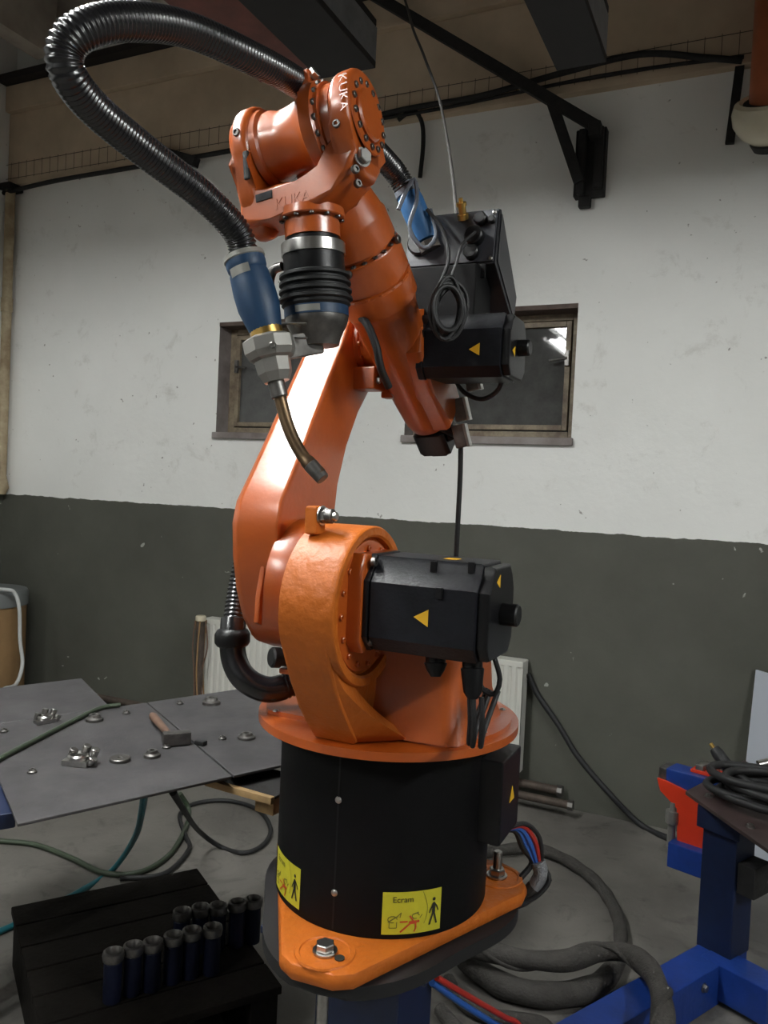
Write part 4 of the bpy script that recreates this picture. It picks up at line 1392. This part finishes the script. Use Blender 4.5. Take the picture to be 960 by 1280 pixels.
part('strut_foot', B().box(W(745, 165, 4.02), (.03, .05, .035), None, .006), IRON, br)
# crane beams running away from the wall
def ibeam(x, y1, w_, z, h_, nm, lab, m_flange, m_web, m_side, y0=-2.6):
    t = thing(nm, lab, 'beam', (x, y1, z))
    part('bottom_flange', B().lohi((x - w_ / 2, y0, z), (x + w_ / 2, y1, z + .03), .004), m_flange, t)
    part('web', B().lohi((x - .012, y0, z + .03), (x + .012, y1 - .01, z + h_ - .03)), m_web, t)
    part('top_flange', B().lohi((x - w_ / 2, y0, z + h_ - .03), (x + w_ / 2, y1 - .01, z + h_), .004), m_web, t)
    part('side_plate', B().lohi((x + w_ / 2 - .012, y0, z + .0301), (x + w_ / 2 - .002, y1, z + h_ - .0301)), m_side, t)
    for yy in (y0 + .5, y1 - .9):
        part('hanger', B().lohi((x - .04, yy - .04, z + h_), (x + .04, yy + .04, ZC - .0005)), IRON, t)
    return t


ibeam(-1.715, 3.09, .275, 3.38, .20, 'crane_beam', 'dark steel crane beam with its lit side painted grey, ending above the robot wrist', DBEAM, DBEAM, GBEAM)
ibeam(-2.005, 3.06, .275, 3.40, .22, 'crane_beam', 'red oxide painted steel beam beside the dark crane beam', REDB, REDB, REDB)
ibeam(-.765, 3.37, .205, 3.38, .22, 'crane_beam', 'black steel beam end hanging above the wall brace', DBEAM, DBEAM, GBEAM)

# orange duct with cream bell at the upper right
op = W(968, 60, 3.88)
t = thing('orange_downpipe', 'thick orange downpipe with a cream bell joint near the wall top', 'pipe', (op.x, op.y, op.z))
bc_ = W(968, 140, 3.88)
bx_ = V((-.05, -.62, .78)).normalized()
part('pipe', B().lathe((bc_.x, 3.88, bc_.z), Z1, [(-.02, 0), (-.02, .105), (ZC - bc_.z - .001, .105), (ZC - bc_.z - .001, 0)], 36), PIPEO, t)
part('bell', B().lathe(bc_ - bx_ * .11, bx_, [(0, 0), (0, .10), (.03, .14), (.08, .168), (.13, .172), (.165, .160), (.175, .140), (.165, .125), (.10, .110), (.10, 0)], 40), CREAM, t)
part('bell_seal', B().lathe(bc_ + bx_ * .03, bx_, [(0, .100), (.006, .128), (.024, .128), (.028, .100)], 36), IRON, t)
part('bell_foot', B().lathe(bc_ - bx_ * .15, bx_, [(0, 0), (0, .085), (.03, .10), (.05, .09), (.05, 0)], 32), IRON, t)
part('bell_stay', B().cyl(bc_ - bx_ * .12, V((bc_.x, YB - .001, bc_.z - .02)), .03, n=12), IRON, t)
part('pipe_hook', bar(W(926, 75, 4.07), W(912, 180, 4.07), .012, .02), IRON, t)

# cables along the wall top
cable('wall_cable', [W(-30, 250, 4.02), W(60, 228, 4.02), W(150, 212, 4.02), W(290, 188, 4.02), W(400, 164, 4.02), W(500, 138, 4.02), W(600, 120, 4.0), W(700, 92, 4.0), W(800, 68, 4.0), W(880, 72, 4.0), W(928, 76, 4.02)], .015, IRON,
      'thick black cable sagging along the whole wall top')
cable('wall_cable', [W(480, 148, 4.03), W(560, 134, 4.03), W(650, 115, 4.03), W(750, 95, 4.03), W(850, 80, 4.03), W(930, 71, 4.03)], .009, IRON,
      'thin black cable under the thick one, from the robot wrist to the orange downpipe')
cable('wall_cable', [W(498, 150, 4.05), W(516, 138, 4.04), W(527, 152, 4.06), W(529, 180, 4.07), W(525, 222, 4.08)], .012, IRON, 'short black cable hanging straight down the wall behind the robot wrist')
cable('thin_lead', [V((P(505, -10, 3.25).x, P(505, -10, 3.25).y, 4.745)), P(503, -60, 3.26), P(512, 20, 3.2), P(530, 70, 3.05), P(548, 120, 2.8), P(560, 180, 2.5), P(567, 230, 2.2), P(572, 285, 1.98)], .0050, DGREY, 'thin grey lead running from the roof down to the wire feeder')
cable('drop_cable', [P(576, 555, 1.95), P(575, 600, 1.97), P(572, 660, 1.98), P(569, 720, 2.0), P(566, 800, 2.02), P(560, 880, 2.05)], .0065, RUBBER, 'thin black cable hanging straight down behind the shoulder motor')
# small lamp bracket on the beam, and a string of wire mesh
wb = W(222, 196, 4.02)
one('wall_box', B().box(wb, (.16, .03, .03), (V((.94, 0, -.34)), Y1, V((.34, 0, .94))), .005), IRON, 'small dark tilted box on the wall just under the roof beam', 'box')
b = B()
for z in (3.66, 3.76):
    b.cyl((XL, YB - .062, z), (XR, YB - .062, z), .0018, n=5)
x = XL + .05
while x < XR:
    b.cyl((x, YB - .062, 3.65), (x, YB - .062, 3.77), .0014, n=5)
    x += .075
o = one('wire_mesh', b, WIRE, 'narrow strip of wire mesh along the roof beam', 'mesh')
o['kind'] = 'stuff'

# ================================================================== RIGHT: BLUE FIXTURE
Q = G(903, 1183, .13)
bd = (G(735, 1280, .13) - Q).normalized()
cd_ = V((-bd.y, bd.x, 0))
ax_ = (bd, cd_, Z1)
fx = thing('welding_fixture', 'blue steel fixture frame with a red clamp plate and brown top', 'fixture', (Q.x, Q.y, 0))
part('floor_beam', B().box(V((Q.x, Q.y, .065)) + bd * .44, (.50, .055, .065), ax_, .006), BLUEP, fx)
part('post', B().box(V((Q.x, Q.y, .36)), (.060, .060, .235), ax_, .006), BLUED, fx)
part('cross_foot', B().box(V((Q.x, Q.y, .075)) + cd_ * .10 + bd * .06, (.055, .11, .058), ax_, .006), BLUEP, fx)
put('beam_bolt', HEX, V((Q.x, Q.y, .09)) + bd * .20 + cd_ * .056, cd_, fx, None, .012)
part('side_box', B().box(V((Q.x, Q.y, .40)) + cd_ * .09, (.05, .03, .05), ax_, .004), IRON, fx)
zp = .612
p0, p1, q_ = G(857, 989, zp), G(990, 1083, zp), G(930, 950, zp)
p2 = p1 + (q_ - p0)
part('top_plate', B().prism([(p.x, p.y) for p in (p0, p1, p2, q_)], (0, 0, 0), X1, Y1, Z1, zp - .012, zp, .001, 1), BPLATE, fx, 'brown steel top plate')
for px, py in ((938, 1034), (886, 996)): put('plate_bolt', HEX, G(px, py, zp), Z1, fx, None, .011)
part('plate_bracket', B().box(V((Q.x, Q.y, zp - .05)) + bd * .0, (.075, .075, .037), ax_, .003), BLUED, fx)
# upper arm and clamp
FD = 2.86
ua, ub = P(845, 972, FD + .08), P(912, 992, FD - .05)
ud = (ub - ua).normalized()
ud.z = 0
ud.normalize()
us = V((-ud.y, ud.x, 0))
um = (ua + ub) / 2
part('upper_arm', B().box(um, ((ub - ua).length / 2 + .02, .045, .042), (ud, us, Z1), .005), BLUEP, fx)
part('arm_end', B().box(um - ud * ((ub - ua).length / 2 + .035), (.015, .04, .038), (ud, us, Z1), .004), DSTEEL, fx)
poly = [(822, 970), (833, 974), (855, 985), (888, 1000), (888, 1066), (847, 1050), (847, 1008), (826, 986)]
fc_ = um - us * .052
def on_plane(px, py, o, n_):
    d = ray(px, py)
    return EYE + d * ((o - EYE).dot(n_) / d.dot(n_))
pp = [on_plane(px, py + 2, fc_, us) for px, py in poly]
pl2 = [((p - fc_).dot(ud), (p - fc_).z) for p in pp]
sgn = 1 if us.dot(EYE - um) > 0 else -1
part('clamp_plate', B().prism(pl2, fc_, ud, Z1, us, -.006, .006, .001, 1), REDP, fx, 'bright red clamp plate')
lb = on_plane(866, 1072, fc_, us)
part('lower_arm', B().box(lb, (.075, .045, .045), (ud, us, Z1), .005), BLUEP, fx)
pa, pbn = on_plane(842, 1003, fc_, us), on_plane(838, 1058, fc_, us)
part('clamp_pin', B().lathe(pa, pbn - pa, [(0, 0), (0, .010), (.03, .012), (.03, .024), (.06, .026), (.075, .024), (.078, .014), ((pbn - pa).length, .014), ((pbn - pa).length, 0)], 14), WHITEM, fx)
ra_ = on_plane(872, 955, um + us * .02, us)
part('red_top_plate', B().box(um + V((0, 0, .048)) + ud * .05 + us * .02, (.09, .035, .006), (ud, us, Z1), .002), REDP, fx)
for k_ in (-.01, .03):
    part('clamp_finger', B().box(um + V((0, 0, .064)) + ud * k_ + us * .02, (.014, .03, .010), (ud, us, Z1), .003), STEEL, fx)

# welding cable coil on the top plate
cc = G(957, 1002, zp + .02)
cpts = []
turn = 5
for i in range(turn * 14):
    a = 2 * pi * i / 14
    k_ = i / (turn * 14)
    rr = .19 + .03 * math.sin(a * 1.31 + 2) + random.uniform(-.008, .008)
    cpts.append(V((cc.x + .055 + math.cos(a) * rr * 1.05, cc.y + .02 + math.sin(a) * rr * .72, zp + .016 + .075 * k_ + .012 * math.sin(a * .37) ** 2)))
coil = thing('welding_cable', 'coiled black welding cable lying on the brown plate of the blue fixture', 'cable', (cc.x, cc.y, zp))
part('cable_coil', B().tube(spline(cpts, .02), .0135, 10), RUBBER, coil, angle=80)
cross = [G(880, 985, zp + .10), P(897, 950, 2.76), P(915, 970, 2.72), P(940, 985, 2.68), P(985, 1010, 2.6)]
part('cable_tail', B().tube(spline([P(897, 942, 2.80), P(912, 962, 2.76), P(935, 978, 2.72), P(960, 1000, 2.66), P(985, 1015, 2.62)], .015), .014, 10), RUBBER, coil)
e0, e1 = P(893, 936, 2.82), P(915, 966, 2.76)
part('cable_plug', B().lathe(e0, e1 - e0, [(0, 0), (0, .018), (.02, .022), (.08, .022), (.11, .016), (.11, 0)], 16), RUBBER, coil)
part('plug_tip', B().cyl(e0 - (e1 - e0) * .22, e0, .007), BRASS, coil)
part('cable_lug', B().cyl(P(948, 956, 2.85), P(975, 950, 2.85), .016, n=10), STEEL, coil)

# white board leaning at the wall
w0, w1 = G(921, 1068, 0), G(959, 1090, 0)
wdv = (w1 - w0).normalized()
w1 = w0 + wdv * .55
up = V((0, 0, 1))
topz = .835
lean = V((.035, .10, 0))
b = B()
nrm = wdv.cross(Z1).normalized() * .006
vs = [w0 - nrm, w1 - nrm, w1 + lean + up * topz - nrm, w0 + lean + up * topz - nrm]
b.prism([(0, 0), ((w1 - w0).length, 0), ((w1 - w0).length, 1), (0, 1)], w0 + Z1 * .001, wdv, lean + up * topz, nrm.normalized(), -.006, .006, .001, 1)
one('white_board', b, BOARD, 'bluish white sheet standing upright against the dark wall beside the fixture', 'board')

# ================================================================== HOSES ON THE FLOOR
h1_ = [G(600, 1066, .03), G(661, 1060, .03), G(702, 1072, .03), G(743, 1100, .03), G(769, 1138, .03), G(776, 1175, .03), G(768, 1208, .03), G(742, 1234, .035), G(690, 1244, .04), G(640, 1236, .04), G(605, 1218, .04), G(580, 1196, .04)]
hs = resample(spline(h1_, .02), .02)
kk = len(hs)
one('sleeved_hose', B().tube(hs, [.024 + .014 * max(0, min(1, (i / kk - .55) / .2)) + .0015 * math.sin(i * .9) for i in range(kk)], 14), SLEEVE, 'dusty fabric-sleeved hose making one wide loop on the floor', 'hose', None, 80)
h2_ = [G(572, 1180, .125), G(600, 1186, .13), G(650, 1198, .125), G(705, 1201, .125), G(750, 1190, .13), G(785, 1192, .16), G(812, 1212, .19), G(826, 1245, .20), G(828, 1285, .20), G(818, 1330, .15), G(790, 1380, .05), G(750, 1420, .045)]
hs = resample(spline(h2_, .015), .012)
b = B()
b.tube(hs, [.031 + .003 * math.sin(i * .25) for i in range(len(hs))], 14)
o = thing('wrapped_hose', 'dark hose wrapped in spiral fabric, running over the blue floor beam', 'hose', (G(705, 1201, .0).x, G(705, 1201, .0).y, .0))
part('hose_body', b, SLEEVE, o, angle=80)
tw_ = []
x_, y_, _z = basis(hs[1] - hs[0])
for i in range(len(hs)):
    d = (hs[min(i + 1, len(hs) - 1)] - hs[max(i - 1, 0)]).normalized()
    u_, v_, _ = basis(d)
    a = i * .16
    tw_.append(hs[i] + (u_ * math.cos(a) + v_ * math.sin(a)) * .028)
part('wrap_edge', B().tube(tw_, .009, 8), SLEEVE, o, angle=80)
cable('sleeved_hose', [G(560, 1225, .024), G(575, 1250, .024), G(605, 1268, .024), G(640, 1274, .024), G(680, 1282, .024), G(695, 1310, .024)], .022, SLEEVE, 'dusty sleeved hose end passing under the blue floor beam', 'hose')
cable('sleeved_hose', [G(550, 1262, .024), G(570, 1285, .024), G(600, 1310, .024)], .022, SLEEVE, 'short dusty hose piece on the floor beside the red and blue tubes', 'hose')
cable('red_tube', [P(546, 1222, 1.9), P(590, 1248, 2.0), P(630, 1271, 2.09), P(650, 1283, 2.13), G(672, 1330, .09), G(680, 1390, .010), G(670, 1450, .009)], .0075, REDT, 'thin red tube coming out from under the robot foot', 'tube')
cable('blue_tube', [P(540, 1228, 1.9), P(580, 1256, 2.0), P(615, 1278, 2.09), P(632, 1290, 2.13), G(650, 1335, .09), G(655, 1390, .010), G(645, 1450, .009)], .0085, BLUET, 'thin blue tube running along the red one under the robot foot', 'tube')
cable('wall_lead', [W(660, 842, 4.07), W(672, 868, 4.07), W(696, 903, 4.06), W(722, 945, 4.05), W(760, 990, 4.03), G(800, 1030, .015), G(838, 1049, .015), G(875, 1062, .015), G(930, 1085, .015)], .015, RUBBER, 'black cable drooping from the radiator end to the floor by the fixture')
